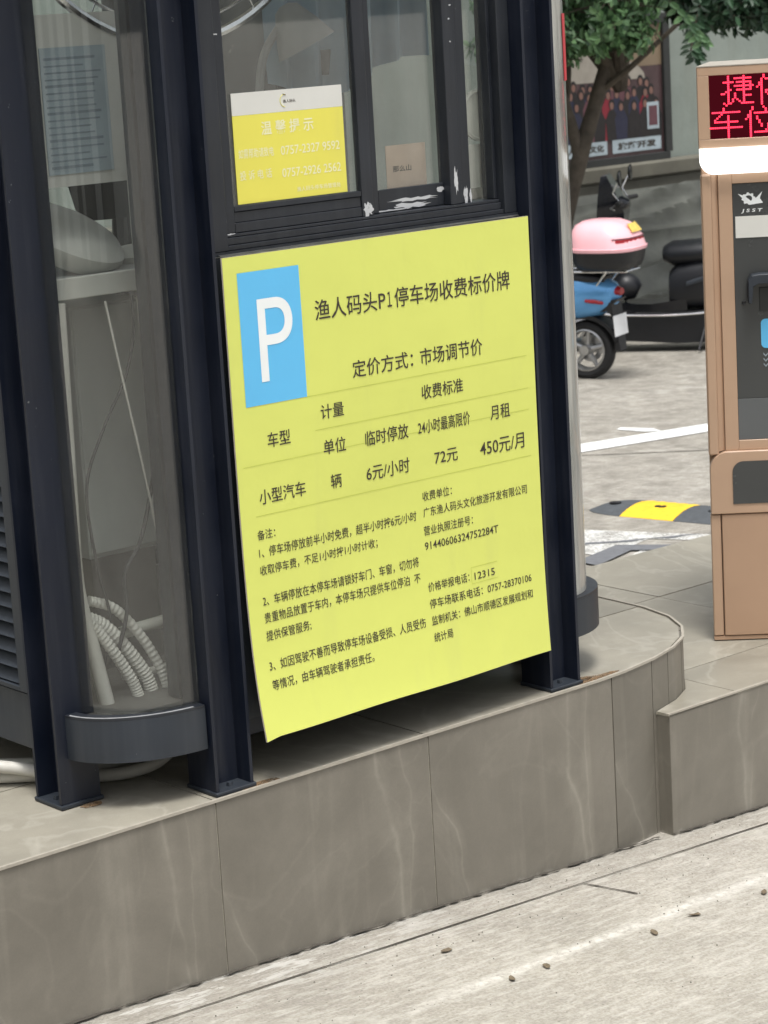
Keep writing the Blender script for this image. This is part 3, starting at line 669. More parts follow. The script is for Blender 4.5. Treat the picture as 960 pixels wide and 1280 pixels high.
LINES = [
('渔人码头P', 0.254, 0.4530, 1.3663, 0.0442), ('１', 0.4580, 0.4710, 1.3655, 0.0335), ('停车场收费标价牌', 0.4790, 0.829, 1.3663, 0.0442), ('定价方式：', 0.3474, 0.5225, 1.2250, 0.0385), ('市场调节价', 0.5439, 0.7334, 1.2250, 0.0388),
('收费标准', 0.543, 0.6684, 1.1452, 0.0326), ('计量', 0.2522, 0.3169, 1.1448, 0.0320), ('车型', 0.1043, 0.1658, 1.107, 0.0326), ('单位', 0.2546, 0.3174, 1.0667, 0.0333),
('临时停放', 0.3728, 0.4985, 1.0666, 0.0339), ('24小时最高限价', 0.5276, 0.6851, 1.0667, 0.0318), ('月租', 0.7491, 0.8109, 1.0667, 0.034), ('小型汽车', 0.0721, 0.1984, 0.9877, 0.0328),
('辆', 0.2695, 0.2997, 0.9882, 0.0317), ('6元/小时', 0.3711, 0.4973, 0.9887, 0.0345), ('72元', 0.5724, 0.6428, 0.9900, 0.031), ('450元/月', 0.7124, 0.8518, 0.9883, 0.0365),
('备注：', 0.0590, 0.1076, 0.9069, 0.0215), ('1、停车场停放前半小时免费，超半小时按6元/小时', 0.0600, 0.5093, 0.8685, 0.0239), ('收取停车费，不足1小时按1小时计收；', 0.0588, 0.3906, 0.8289, 0.0237),
('2、车辆停放在本停车场请锁好车门、车窗，切勿将', 0.0587, 0.5071, 0.763, 0.0239), ('贵重物品放置于车内，本停车场只提供车位停泊  不', 0.0587, 0.5082, 0.7254, 0.0239), ('提供保管服务;', 0.0582, 0.1829, 0.6858, 0.0233),
('3、如因驾驶不善而导致停车场设备受损、人员受伤', 0.0567, 0.5111, 0.6212, 0.0237), ('等情况，由车辆驾驶者承担责任。', 0.0574, 0.349, 0.5780, 0.0232),
('收费单位：', 0.5306, 0.6194, 0.9087, 0.0219), ('广东渔人码头文化旅游开发有限公司', 0.5306, 0.8526, 0.8714, 0.0223), ('营业执照注册号：', 0.529, 0.6789, 0.8291, 0.0221), ('91440606324752284T', 0.5289, 0.7558, 0.7936, 0.0180),
('价格举报电话：', 0.5290, 0.6562, 0.6980, 0.0221), ('12315', 0.6723, 0.736, 0.6960, 0.0172), ('停车场联系电话：0757-28370106', 0.5290, 0.8511, 0.6590, 0.0223), ('监制机关：佛山市顺德区发展规划和', 0.5304, 0.8516, 0.6197, 0.0223), ('统计局', 0.5319, 0.5899, 0.5809, 0.0218)]
geos = text_geo([(l[0], .006 if (l[4] > .03 or l[0] == '12315') else .004) for l in LINES]+[('P', -.002)])
for l, g in zip(LINES, geos):
    p_, f_ = fit(g, l[1], l[2], l[3], l[4]); on_board(p_, f_, 'lettering', M['ink'], .0010)
p_, f_ = fit(geos[-1], .100, .1915, 1.3211, .176); on_board(p_, f_, 'large_letter', M['whiteprint'], .0014)
for a, b, c in ((.2175, .872, 1.1845), (.235, .872, 1.108), (.036, .872, 1.058), (.06, .872, .948)):
    p_, f_ = grid_rect(a, b, c-.0006, c+.0006, 6); on_board(p_, f_, 'printed_rule', M['faintline'], .0007)
for (a, b, c, d) in ((.663, .746, .7175, .7187), (.663, .746, .6795, .6807), (.663, .6642, .6807, .7175)):
    p_, f_ = grid_rect(a, b, c, d, 2); on_board(p_, f_, 'printed_rule', M['faintline'], .0007)

# paper notice on the left window
nn = thing('window_notice', 'small yellow notice with white header and telephone numbers stuck on the left window pane', 'notice', (.275, .083, 1.603))
MB().box(.125, .425, .0835, .0849, 1.6035, 1.7885).build('yellow_sheet', M['noticeyel'], nn)
MB().box(.125, .425, .0835, .0849, 1.7888, 1.8355).build('white_header', M['paper'], nn)
NL = [('温 馨 提 示', 0.1985, 0.3406, 1.7579, 0.0290), ('如需帮助请致电', 0.134, 0.2281, 1.7083, 0.020), ('0757-2327 9592', 0.2476, 0.410, 1.7072, 0.0190),
      ('投 诉 电 话', 0.134, 0.2195, 1.6629, 0.0201), ('0757-2926 2562', 0.2476, 0.410, 1.6597, 0.0190), ('渔人码头停车场管理处', 0.2848, 0.4065, 1.6215, 0.0105)]
for l, g in zip(NL, text_geo([(l[0], .012 if i == 0 else .004) for i, l in enumerate(NL)])):
    p_, f_ = fit(g, *l[1:]); MB().add([(s, .0829, z) for s, z in p_], f_).build('lettering', M['noticewhite'], nn)
g = text_geo([('渔人码头', .01)])[0]; p_, f_ = fit(g, .262, .296, 1.8105, .007); MB().add([(s, .0829, z) for s, z in p_], f_).build('lettering', M['ink'], nn)
m = MB(); a0 = [(.266+.012*cos(t), 1.812+.013*sin(t)) for t in [radians(80+16*i) for i in range(13)]]
m.tube([(x, .0828, z) for x, z in a0], .0007, 4).build('emblem', M['noticeyel'], nn)
MB().tube([(.262, .0828, 1.8255), (.270, .0828, 1.8235)], .001, 4).build('emblem', M['ink'], nn)

# brownish card, round dial and sheet behind the other panes
cdq = thing('window_card', 'brownish printed card behind the middle window pane', 'card', (.63, .12, 1.595))
MB().box(.572, .690, .121, .1225, 1.593, 1.690).build('sheet', M['paperbrown'], cdq)
g = text_geo([('那么山', .02)])[0]; p_, f_ = fit(g, .590, .645, 1.637, .014); MB().add([(s, .1203, z) for s, z in p_], f_).build('lettering', M['ink'], cdq)
m = MB().lathe((.868, .133, 1.738), (0, -1, 0), [(0, 0), (.056, 0), (.060, .003), (.060, .010), (.054, .012), (.052, .009), (0, .009)], 36)
m.build('wall_dial', M['offwhite'], smooth=True, label='round pale dial behind the narrow right window pane', cat='dial')
MB().box(.80, .895, .128, .1292, 1.572, 1.672).build('paper_sheet', M['offwhite'], label='blank pale sheet below the round dial in the narrow pane', cat='paper')

# red strip sticker on right corner glass
k_i = 9; a = RG[5]; b = RG[7]
MB().add([(a[0]+.002, a[1]-.0025, 1.80), (b[0]+.0025, b[1]-.002, 1.80), (b[0]+.0025, b[1]-.002, 1.955), (a[0]+.002, a[1]-.0025, 1.955),
          (a[0]+.001, a[1]-.0015, 1.80), (b[0]+.001, b[1]-.001, 1.80), (b[0]+.001, b[1]-.001, 1.955), (a[0]+.001, a[1]-.0015, 1.955)],
         [(0, 1, 2, 3), (7, 6, 5, 4), (0, 4, 5, 1), (3, 2, 6, 7), (0, 3, 7, 4), (1, 5, 6, 2)]).build('strip_sticker', M['stickred'], label='narrow red sticker on the rounded glass of the right booth corner', cat='sticker')

# ------------------------------------------------------------------ things inside the booth
ct = thing('counter', 'white edged counter running behind the booth glass', 'counter', (.3, .5, .56))
MB().box(-.235, 1.10, .30, .72, 1.452, 1.472).build('top', M['innerwall'], ct, bevel=.002)
MB().box(-.245, 1.10, .288, .2995, 1.428, 1.474).build('front_edge', M['white'], ct, bevel=.002)
MB().box(-.22, -.20, .32, .70, .556, 1.451).build('support', M['innerwall'], ct)
MB().box(1.07, 1.09, .32, .70, .556, 1.451).build('support', M['innerwall'], ct)
cb = thing('cabinet', 'tall pale grey cabinet under the counter behind the curved glass', 'cabinet', (0, .6, .56))
MB().box(-.083, .115, .452, .88, .82, 1.39).build('carcass', M['pale'], cb, bevel=.002)
MB().box(-.080, .112, .445, .4515, .83, 1.385).build('door', M['pale'], cb, bevel=.002)
MB().box(-.07, .105, .47, .86, .5555, .8195).build('plinth', M['floorin'], cb)
# round basin leaning on the counter
ax = Vector((.25, -.42, .87)).normalized()
MB().lathe((-.085, .43, 1.555), ax, [(0, .035), (.07, .032), (.115, .018), (.135, 0), (.136, -.012), (.125, -.04), (.08, -.058), (0, -.06)], 40).build(
    'round_basin', M['white'], smooth=True, label='round off white plastic basin lying on the counter behind the curved glass', cat='basin')
sp = thing('posted_sheet', 'large white sheet with bluish printed table hanging behind the curved glass', 'paper', (-.1, .295, 1.664))
MB().box(-.206, .002, .296, .2975, 1.664, 2.02).build('backing', M['paper'], sp)
MB().box(-.203, -.040, .2935, .2955, 1.690, 1.952).build('printed_sheet', M['paperblue'], sp)
for i in range(17):
    MB().box(-.195, -.050-.05*random.Random(i).random(), .2925, .2932, 1.702+i*.0140, 1.7055+i*.0140+.002*(i % 4 == 0)).build('printed_row', M['papergrey'], sp)
fn = thing('fan', 'big chromed guard ring of a fan behind the top of the booth windows', 'fan', (.15, .4, 1.47))
MB().torus((.15, .30, 2.385), (0, 1, 0), .44, .011, 64, 8).build('guard_ring', M['chrome'], fn, smooth=True)
MB().torus((.15, .30, 2.385), (0, 1, 0), .40, .004, 64, 6).build('guard_ring', M['chrome'], fn, smooth=True)
for i in range(24):
    t = 2*pi*i/24; MB().tube([(.15+.07*cos(t), .29, 2.385+.07*sin(t)), (.15+.44*cos(t), .30, 2.385+.44*sin(t))], .0016, 5).build('guard_wire', M['chrome'], fn)
MB().lathe((.15, .29, 2.385), (0, 1, 0), [(0, -.02), (.06, -.015), (.08, .02), (.08, .18), (.05, .22), (0, .22)], 24).build('motor', M['innerwall'], fn, smooth=True)
for i in range(4):
    t = pi/4+i*pi/2; d = Vector((cos(t), 0, sin(t))); e = Vector((-sin(t), 0, cos(t))); c0 = Vector((.15, .33, 2.385)); m = MB()
    rings = []
    for rr, wd in ((.07, .05), (.18, .11), (.30, .14), (.37, .10)):
        q = c0+d*rr; tw = Vector((0, .25, 0))
        rings.append([q-e*wd*.5-tw*wd*.5, q+e*wd*.5+tw*wd*.5, q+e*wd*.5+tw*wd*.5+Vector((0, .004, 0)), q-e*wd*.5-tw*wd*.5+Vector((0, .004, 0))])
    m.loft(rings).build('blade', M['pale'], fn)
MB().tube([(.15, .47, 2.36), (.15, .50, 1.9), (.15, .50, 1.48)], .018, 10).build('stand', M['offwhite'], fn, smooth=True)
MB().lathe((.15, .50, 1.4725), (0, 0, 1), [(.0, 0), (.13, 0), (.13, .012), (.03, .03), (0, .03)], 24).build('base', M['offwhite'], fn, smooth=True)
ch = thing('desk_chair', 'grey office chair standing inside the booth behind the left window', 'chair', (.62, 1.1, .56))
rg = []
for z, w_, y in ((1.50, .16, 1.22), (1.6, .20, 1.20), (1.75, .215, 1.21), (1.86, .20, 1.24), (1.90, .15, 1.26)):
    rg.append([(.62-w_, y, z), (.62-w_*.6, y-.03, z), (.62+w_*.6, y-.03, z), (.62+w_, y, z), (.62+w_*.6, y+.03, z), (.62-w_*.6, y+.03, z)])
MB().loft(rg).build('backrest', M['gpanel'], ch, smooth=True)
MB().prism(rrect(.42, .82, .85, 1.25, .08), .98, 1.06).build('seat', M['gpanel'], ch, bevel=.01)
MB().tube([(.62, 1.05, .62), (.62, 1.05, .98)], .03, 10).build('column', M['black'], ch)
MB().tube([(.62, 1.20, 1.02), (.62, 1.30, 1.2), (.62, 1.27, 1.55)], .02, 8).build('back_bracket', M['black'], ch)
for i in range(5):
    t = 2*pi*i/5+.3; lg = MB().tube([(.62, 1.05, .64), (.62+.22*cos(t), 1.05+.22*sin(t), .60)], [.025, .015], 8).build('leg', M['black'], ch)
    MB().lathe((.62+.22*cos(t), 1.05+.22*sin(t)-.012, .58), (0, 1, 0), [(0, 0), (.024, 0), (.024, .024), (0, .024)], 12).build('castor', M['rubber'], lg)
lk = thing('locker', 'tall grey metal locker standing inside the booth behind the left window pane', 'locker', (.90, .95, .56))
MB().box(.80, 1.02, .80, 1.10, .57, 2.25).build('carcass', M['gpanel2'], lk, bevel=.003)
MB().box(.806, 1.014, .792, .7995, .60, 1.40).build('door', M['gpanel2'], lk, bevel=.002)
MB().box(.806, 1.014, .792, .7995, 1.41, 2.22).build('door', M['gpanel2'], lk, bevel=.002)
MB().box(.82, .835, .784, .7915, 1.75, 1.85).build('handle', M['chrome'], lk)
hm = thing('helmet', 'round black helmet hanging on the grey locker inside the booth', 'helmet', (.89, .70, 1.80))
MB().loft([[(.89+r_*cos(2*pi*i/20), .70+r_*.9*sin(2*pi*i/20), z_) for i in range(20)] for r_, z_ in ((.085, 1.80), (.10, 1.86), (.098, 1.92), (.075, 1.97), (.035, 1.995), (.005, 2.0))]).build('shell', M['blackgloss'], hm, smooth=True)
MB().loft([[(.89+r_*cos(radians(200+i*14)), .70+r_*.9*sin(radians(200+i*14)), z_) for i in range(11)] for r_, z_ in ((.104, 1.84), (.106, 1.90))], cap=False).build('visor', M['gpanel'], hm, smooth=True)
dl = thing('desk_lamp', 'white desk lamp with bent arm on the counter behind the left window pane', 'lamp', (.56, .55, 1.473))
MB().lathe((.56, .55, 1.4735), (0, 0, 1), [(0, 0), (.07, 0), (.07, .012), (.02, .022), (0, .022)], 24).build('base', M['white'], dl, smooth=True)
MB().tube(bz([(.56, .55, 1.49), (.55, .55, 1.70), (.57, .55, 1.88), (.62, .53, 1.97)], 6), .010, 8).build('arm', M['innerwall'], dl, smooth=True)
MB().lathe((.64, .52, 1.985), (.35, -.25, -.9), [(.012, -.03), (.03, -.02), (.055, .03), (.075, .08), (.072, .08), (.05, .03), (.0, .0)], 24).build('shade', M['innerwall'], dl, smooth=True)
# pale blue cloth hanging behind the middle pane
m = MB(); NA, NB = 40, 10
for j in range(NB+1):
    for i in range(NA+1):
        a = i/NA; s = .66+.46*a+.02*j/NB*(a-.5); z = 2.55-.72*j/NB; m.v.append(Vector((s, .62+.022*sin(a*34+j*.25)+.01*sin(a*11), z-.04*sin(a*5))))
for j in range(NB):
    for i in range(NA): q = j*(NA+1)+i; m.f.append((q, q+NA+1, q+NA+2, q+1))
nf = len(m.v); m.v += [v+Vector((0, .003, 0)) for v in m.v]; m.f += [tuple(i+nf for i in f)[::-1] for f in m.f[:]]
m.build('hanging_cloth', M['curtain'], smooth=True, label='pale blue cloth hanging inside the booth behind the middle pane', cat='curtain')
def hose(name, pts, r, mat, label, cat, rib=0, n=8, seg=10, group=None):
    return MB().tube(bz(pts, n), r, seg, rib=rib).build(name, M[mat], smooth=not rib, label=label, cat=cat, group=group)
hose('corrugated_hose', [(-.245, .25, .76), (-.205, .25, .71), (-.165, .245, .645), (-.135, .24, .585), (-.125, .235, .547)], .0135, 'hose', 'leftmost of three ribbed white hoses bending down behind the curved glass', 'hose', rib=.14, n=14, seg=12)
hose('corrugated_hose', [(-.225, .28, .745), (-.175, .275, .715), (-.125, .265, .65), (-.092, .255, .59), (-.080, .25, .547)], .0165, 'hose', 'thickest of three ribbed white hoses, in the middle behind the curved glass', 'hose', rib=.14, n=14, seg=12)
hose('corrugated_hose', [(-.20, .29, .775), (-.14, .28, .745), (-.088, .265, .675), (-.055, .25, .60), (-.044, .24, .547)], .0120, 'hose', 'thinnest and rightmost of three ribbed white hoses behind the curved glass', 'hose', rib=.14, n=14, seg=12)
hose('white_pipe', [(-.245, .24, 1.43), (-.25, .24, 1.2), (-.255, .24, 1.0), (-.25, .25, .82), (-.225, .25, .68), (-.205, .24, .548)], .017, 'hose', 'thick white flat cable duct running down beside the left booth post', 'pipe')
hose('black_cable', [(-.045, .26, 1.425), (-.055, .25, 1.34), (-.085, .25, 1.25), (-.15, .25, 1.15), (-.205, .25, 1.03), (-.19, .26, .86), (-.16, .27, .72), (-.19, .28, .60)], .0032, 'cable', 'thin dark cable hanging in a diagonal curve before the pale cabinet', 'cable', seg=6)
hose('black_cable', [(-.01, .26, 1.42), (-.006, .25, 1.25), (-.02, .25, 1.08), (-.075, .25, .90), (-.125, .25, .83), (-.13, .25, .74), (-.16, .25, .66)], .0045, 'cable', 'dark cable hanging almost straight down at the right of the pale cabinet', 'cable', seg=6)
hose('white_wire', [(-.12, .25, 1.42), (-.10, .245, 1.28), (-.06, .245, 1.05), (-.03, .245, .86), (-.005, .24, .74), (.012, .24, .70), (.03, .24, .73)], .0028, 'hose', 'thin white wire crossing the pale cabinet in a long diagonal', 'cable', seg=6)
hose('white_wire', [(-.03, .25, 1.42), (-.028, .245, 1.25), (-.02, .245, 1.10), (-.03, .245, .97), (.0, .245, .90)], .009, 'offwhite', 'short flat white strip hanging beside the inner tube', 'cable', seg=8)
hose('white_tube', [(-.12, .30, .682), (-.05, .29, .688), (.02, .28, .693)], .014, 'offwhite', 'upper short white tube lying level near the booth floor', 'tube')
hose('white_tube', [(-.12, .30, .585), (-.05, .30, .58), (.03, .30, .585)], .009, 'hose', 'lower thin white tube lying level near the booth floor', 'tube')
# hoses on the pavement under the booth
hose('white_hose', [(.12, .50, .47), (.03, .40, .42), (-.06, .33, .388), (-.18, .34, .380), (-.30, .42, .378), (-.45, .56, .378), (-.75, .85, .378)], .016, 'hose', 'nearest of the white hoses lying on the pavement under the booth', 'hose', n=10)
hose('white_hose', [(.16, .48, .50), (.06, .36, .445), (-.02, .28, .40), (-.12, .26, .379), (-.24, .33, .3785), (-.42, .49, .414), (-.75, .75, .40)], .0145, 'hose', 'second white hose curving out below the rounded corner of the booth', 'hose', n=10)
hose('white_hose', [(.10, .56, .47), (.0, .46, .40), (-.10, .43, .376), (-.25, .50, .376), (-.42, .68, .376), (-.7, 1.0, .376)], .013, 'offwhite', 'farthest white hose in the shade under the booth floor', 'hose', n=10)
# dry leaves on the road
for i, (s, t, lb) in enumerate(((.323, -.225, 'small dry leaf near the kerb foot, leftmost of the road leaves'), (.313, -.447, 'curled brown leaf low on the road left of the pale streak end'), (.737, -.462, 'brown leaf on the road with another leaf just behind it'), (.886, -.447, 'dry leaf lying just below the pale scraped streak'), (.418, -.444, 'small dark leaf in the middle of the near road'), (1.116, -.456, 'brown leaf at the right edge of the near road'))):
    a = random.uniform(0, 6); sz_ = random.uniform(.008, .012); m = MB(); n = 8
    pts = [(s+sz_*1.5*cos(2*pi*k_/n)*cos(a)-sz_*.7*sin(2*pi*k_/n)*sin(a), t+sz_*1.5*cos(2*pi*k_/n)*sin(a)+sz_*.7*sin(2*pi*k_/n)*cos(a)) for k_ in range(n)]
    zc = [gz(p[0])+.003+.004*random.random() for k_, p in enumerate(pts)]
    m.add([(p[0], p[1], z) for p, z in zip(pts, zc)]+[(s, t, gz(s)+.002)], [(k_, (k_+1) % n, n) for k_ in range(n)])
    nv = len(m.v); m.v += [v-Vector((0, 0, .0006)) for v in m.v]; m.f += [tuple(q+nv for q in f)[::-1] for f in m.f[:]]
    m.build('dry_leaf', M['dryleaf'], label=lb, cat='leaf', group='dry leaves on the near road')
rnd = random.Random(9)
m = MB()
for i in range(260):
    s_, t_ = rnd.uniform(-.6, 2.0), -.03-abs(rnd.gauss(0, .35)); r_ = rnd.uniform(.0008, .0028); z_ = gz(s_)+.001
    m.add([(s_+r_*rnd.uniform(.6, 1.3), t_, z_), (s_, t_+r_*rnd.uniform(.6, 1.3), z_), (s_-r_, t_, z_), (s_, t_-r_, z_), (s_, t_, z_+r_)], [(0, 1, 4), (1, 2, 4), (2, 3, 4), (3, 0, 4)])
m.build('grit', M['plinth'], kind='stuff')
# rust stains at the feet
for (s, t, a, b) in ((.02, .012, .06, .016), (-.30, .185, .03, .014), (1.06, .02, .10, .018), (1.02, .035, .05, .02)):
    MB().prism([(s+a*cos(k_*pi/6)*random.uniform(.7, 1.1), t+b*sin(k_*pi/6)*random.uniform(.7, 1.1)) for k_ in range(12)], ZT+.0012, ZT+.0018).build('rust_stain', M['rust'], rp)

# ------------------------------------------------------------------ payment terminal
DF = frame((.8926, 6.4293, 0), radians(-5))
dv = thing('payment_terminal', 'beige self service payment terminal with red LED display and white light bar', 'terminal', (.3, .2, Z2), DF)
W2, D2 = .60, .38
def D(mb, name, mat, par=dv, **k): return mb.build(name, M[mat], par, fr=DF, **k)
D(MB().prism([(.004, .03), (W2-.004, .03), (W2-.06, D2), (.06, D2)], .232, 1.786), 'body', 'beige', bevel=.004)
D(MB().prism([(.012, .02), (W2-.012, .02), (W2-.066, D2-.01), (.066, D2-.01)], Z2+.001, .2315), 'base', 'beige2')
# header ring around the screen
for (a, b, c, d) in ((0, W2, 1.766, 1.7886), (0, W2, 1.576, 1.599), (0, .0305, 1.5993, 1.7657), (W2-.0305, W2, 1.5993, 1.7657)):
    D(MB().box(a, b, -.004, .0295, c, d), 'header_frame', 'beige', bevel=.001)
D(MB().prism([(-.001, -.005), (W2+.001, -.005), (W2-.055, D2-.02), (.055, D2-.02)], 1.789, 1.7915), 'top_trim', 'rim')
sc = D(MB().box(.031, W2-.031, .008, .0292, 1.5995, 1.7655), 'display', 'ledbloom')
B_ = {'捷': '''...#......#.....
...#..########..
...#......#.....
.#####.#######..
...#......#..#..
...#..#########.
...#......#..#..
...##..#######..
..##......#.....
##.#..#...#.....
...#..#...####..
...#..#...#.....
...#.#.#..#.....
...#.#..#.#.....
.#.##....######.
..#.............''', '停': '''...#....#.......
...#.....#......
..#.###########.
..#.............
.##...#######...
.##...#.....#...
#.#...#######...
..#.............
..#.###########.
..#.#.........#.
..#..#########..
..#......#......
..#......#......
..#......#......
..#....###......
..#.....#.......''', '车': '''......#.........
......#.........
.#############..
.....#..........
....#...#.......
...#....#.......
..#.....#.......
..###########...
........#.......
........#.......
###############.
........#.......
........#.......
........#.......
........#.......
........#.......''', '位': '''...#....#.......
...#.....#......
..#......#......
..#.###########.
.##.............
.##..#......#...
#.#..#......#...
..#...#....#....
..#...#....#....
..#....#..#.....
..#....#..#.....
..#.......#.....
..#......#......
..#.############
..#.............
..#.............'''}
px_, pz = .0058, .0050; m = MB()
for chx, u0, ztop in (('捷', .062, 1.7630), ('停', .155, 1.7630), ('车', .031, 1.6800), ('位', .124, 1.6800)):
    for j, row in enumerate(B_[chx].split('\n')):
        for i, c_ in enumerate(row):
            if c_ == '#': m.box(u0+i*px_+.0004, u0+(i+1)*px_-.0004, .0066, .0079, ztop-(j+1)*pz+.0004, ztop-j*pz-.0004)
D(m, 'lit_diodes', 'led', sc, kind='stuff')
# light bar with rounded lower corners
lb = rrect(.002, W2-.002, 1.507, 1.5755, .036, 8, (0, 0, 1, 1))
D(MB().prism(lb, -.012, .029, 'y'), 'light_bar', 'lightbar')
# shell: outer strips, recessed inner front
D(MB().box(.002, .030, .000, .0295, .745, 1.5065), 'shell_strip', 'beige', bevel=.004)
D(MB().box(W2-.030, W2-.002, .000, .0295, .745, 1.5065), 'shell_strip', 'beige', bevel=.004)
for sx in (0, 1):
    q = [(.030, .002), (.0475, .0175), (.0475, .0295), (.030, .0295)]
    if sx: q = [(W2-a, b) for a, b in q]
    D(MB().prism(q, .7555, 1.5065), 'groove', 'beige2')
FRN = [(.048, 1.5065), (W2-.048, 1.5065), (W2-.048, .7555), (.048, .7555)]
for (a, b, c, d) in ((.048, .0845, .7555, 1.5065), (W2-.0845, W2-.048, .7555, 1.5065), (.0848, W2-.0848, 1.479, 1.5065), (.0848, W2-.0848, .7555, .7825)):
    D(MB().box(a, b, .010, .0294, c, d), 'front_surround', 'beige', bevel=.001)
pn = D(MB().box(.085, W2-.085, .014, .0292, .897, 1.4787), 'panel', 'gpanel', bevel=.001)
D(MB().box(.085, W2-.085, .0145, .0292, .7830, .8965), 'lower_panel', 'gpanel2', bevel=.001)
# emblem: gear with a swoosh, letters below
m = MB(); gc = (.128, 1.437)
ring = []
for i in range(32):
    t = 2*pi*i/32; rr = .0185 if i % 4 < 2 else .0150; ring.append((gc[0]+rr*cos(t), gc[1]+rr*.9*sin(t)))
inner = [(gc[0]+.0095*cos(2*pi*i/32), gc[1]+.0085*sin(2*pi*i/32)) for i in range(32)]
m.add([(x, .0132, z) for x, z in ring+inner], [(i, (i+1) % 32, 32+(i+1) % 32, 32+i) for i in range(32)])
m.add([(.100, .0130, 1.451), (.118, .0130, 1.444), (.135, .0130, 1.430), (.150, .0130, 1.440), (.165, .0130, 1.455), (.158, .0130, 1.437), (.166, .0130, 1.424), (.146, .0130, 1.422), (.132, .0130, 1.420), (.112, .0130, 1.438)], [tuple(range(10))])
D(m, 'emblem', 'whiteprint', pn)
g = text_geo([('J S S T', .02)])[0]; p_, f_ = fit(g, .109, .163, 1.404, .0115); sh = .25
D(MB().add([(x+(z-1.404)*sh, .0131, z) for x, z in p_], f_), 'lettering', 'whiteprint', pn)
lbp = D(MB().box(.0915, .330, .0122, .0138, 1.333, 1.3905), 'white_label', 'paper', pn)
D(MB().prism([(.118, 1.22), (.128, 1.235), (.15, 1.238), (.40, 1.238), (.42, 1.22), (.42, 1.195), (.405, 1.19), (.40, 1.212), (.145, 1.212), (.132, 1.205), (.127, 1.16), (.118, 1.16)], -.03, .0138, 'y'), 'hood', 'sidegrey', bevel=.002)
D(MB().box(.150, .39, .011, .0138, 1.133, 1.198), 'reader_slot', 'framedark', bevel=.001)
D(MB().lathe((.1085, .0138, 1.158), (0, -1, 0), [(.006, 0), (.006, .004), (.004, .005), (0, .003)], 14), 'button', 'black')
D(MB().prism(rrect(.152, .30, 1.033, 1.112, .012), .0115, .0138, 'y'), 'guide_sticker', 'signblue')
for i in range(3): D(MB().prism([(.157, 1.020-i*.014), (.163, 1.013-i*.014), (.169, 1.020-i*.014), (.169, 1.016-i*.014), (.163, 1.009-i*.014), (.157, 1.016-i*.014)], .0128, .0138, 'y'), 'arrow_mark', 'papergrey')
# lower moulding with dark service window
lw = rrect(.0035, W2-.0035, .5815, .7550, .050, 8, (1, 1, 0, 0))
D(MB().prism(lw, -.004, .0295, 'y'), 'lower_moulding', 'beige', bevel=.002)
D(MB().prism(rrect(.064, W2-.064, .609, .7270, .030, 7, (1, 1, 0, 0)), -.0062, -.0042, 'y'), 'service_window', 'gpanel')
D(MB().box(.002, .0285, .002, .0295, .236, .5785), 'door_jamb', 'beige', bevel=.002)
D(MB().box(.0315, W2-.0315, .000, .0295, .236, .5785), 'door', 'beige2', bevel=.002)
D(MB().box(W2-.0285, W2-.002, .002, .0295, .236, .5785), 'door_jamb', 'beige', bevel=.002)
D(MB().box(.002, W2-.002, .003, .0295, .2235, .2335), 'bottom_trim', 'beige2')

# ------------------------------------------------------------------ speed bump
c0 = Vector((4.354, 3.357)); c1 = Vector((4.517, 2.785)); ad = (c1-c0).normalized(); pd = Vector((-ad.y, ad.x))  # pd: away from the camera
yawb = math.atan2(ad.y, ad.x)
org = BF @ Vector((c0.x, c0.y, gz(c0.x))); BB = frame((org.x, org.y, 0), psi+yawb)
sb = thing('speed_bump', 'black and yellow rubber speed bump lying across the car park lane', 'speed bump', (1.0, .17, gz(4.45)), BB)
prof = [(0, 0), (.03, .010), (.10, .026), (.16, .032), (.21, .032), (.27, .026), (.33, .010), (.36, 0)]
def bump_seg(x0, x1, mat, taper=0):
    m = MB(); N = 10; rings = []
    for i in range(N+1):
        x = x0+(x1-x0)*i/N; k_ = 1.0
        if taper: q = (x-x0)/(x1-x0); k_ = sqrt(max(0.02, 1-(1-q)**2.0))
        yy = 1.0 if not taper else .55+.45*k_
        ring = [(x, .18+(y-.18)*yy, gz((GI @ (BB @ Vector((x, y, 0)))).x)+z*k_+.002+(.0022*(i % 2) if mat == 'yellowrub' and 0 < j_ < 7 else 0)) for j_, (y, z) in enumerate(prof)]
        g0 = gz((GI @ (BB @ Vector((x, .18, 0)))).x)-.01
        ring += [(x, .18+.18*yy, g0), (x, .18-.18*yy, g0)]
        rings.append(ring)
    m.loft(rings); seg = m.build('segment', M[mat], sb, fr=BB, smooth=True)
    xc, yc = (x0+x1)/2+.0, .14; zc = gz((GI @ (BB @ Vector((xc, yc, 0)))).x)+.0315
    MB().prism([(xc+.028*cos(2*pi*i/12), yc+.022*sin(2*pi*i/12)) for i in range(12)], zc-.004, zc+.003).build('bolt_hole', M['black'], seg, fr=BB)
bump_seg(-.03, .155, 'blackrub', 1)
for i in range(7): bump_seg(.157+i*.26, .157+(i+1)*.26-.003, 'yellowrub' if i % 2 == 0 else 'blackrub')

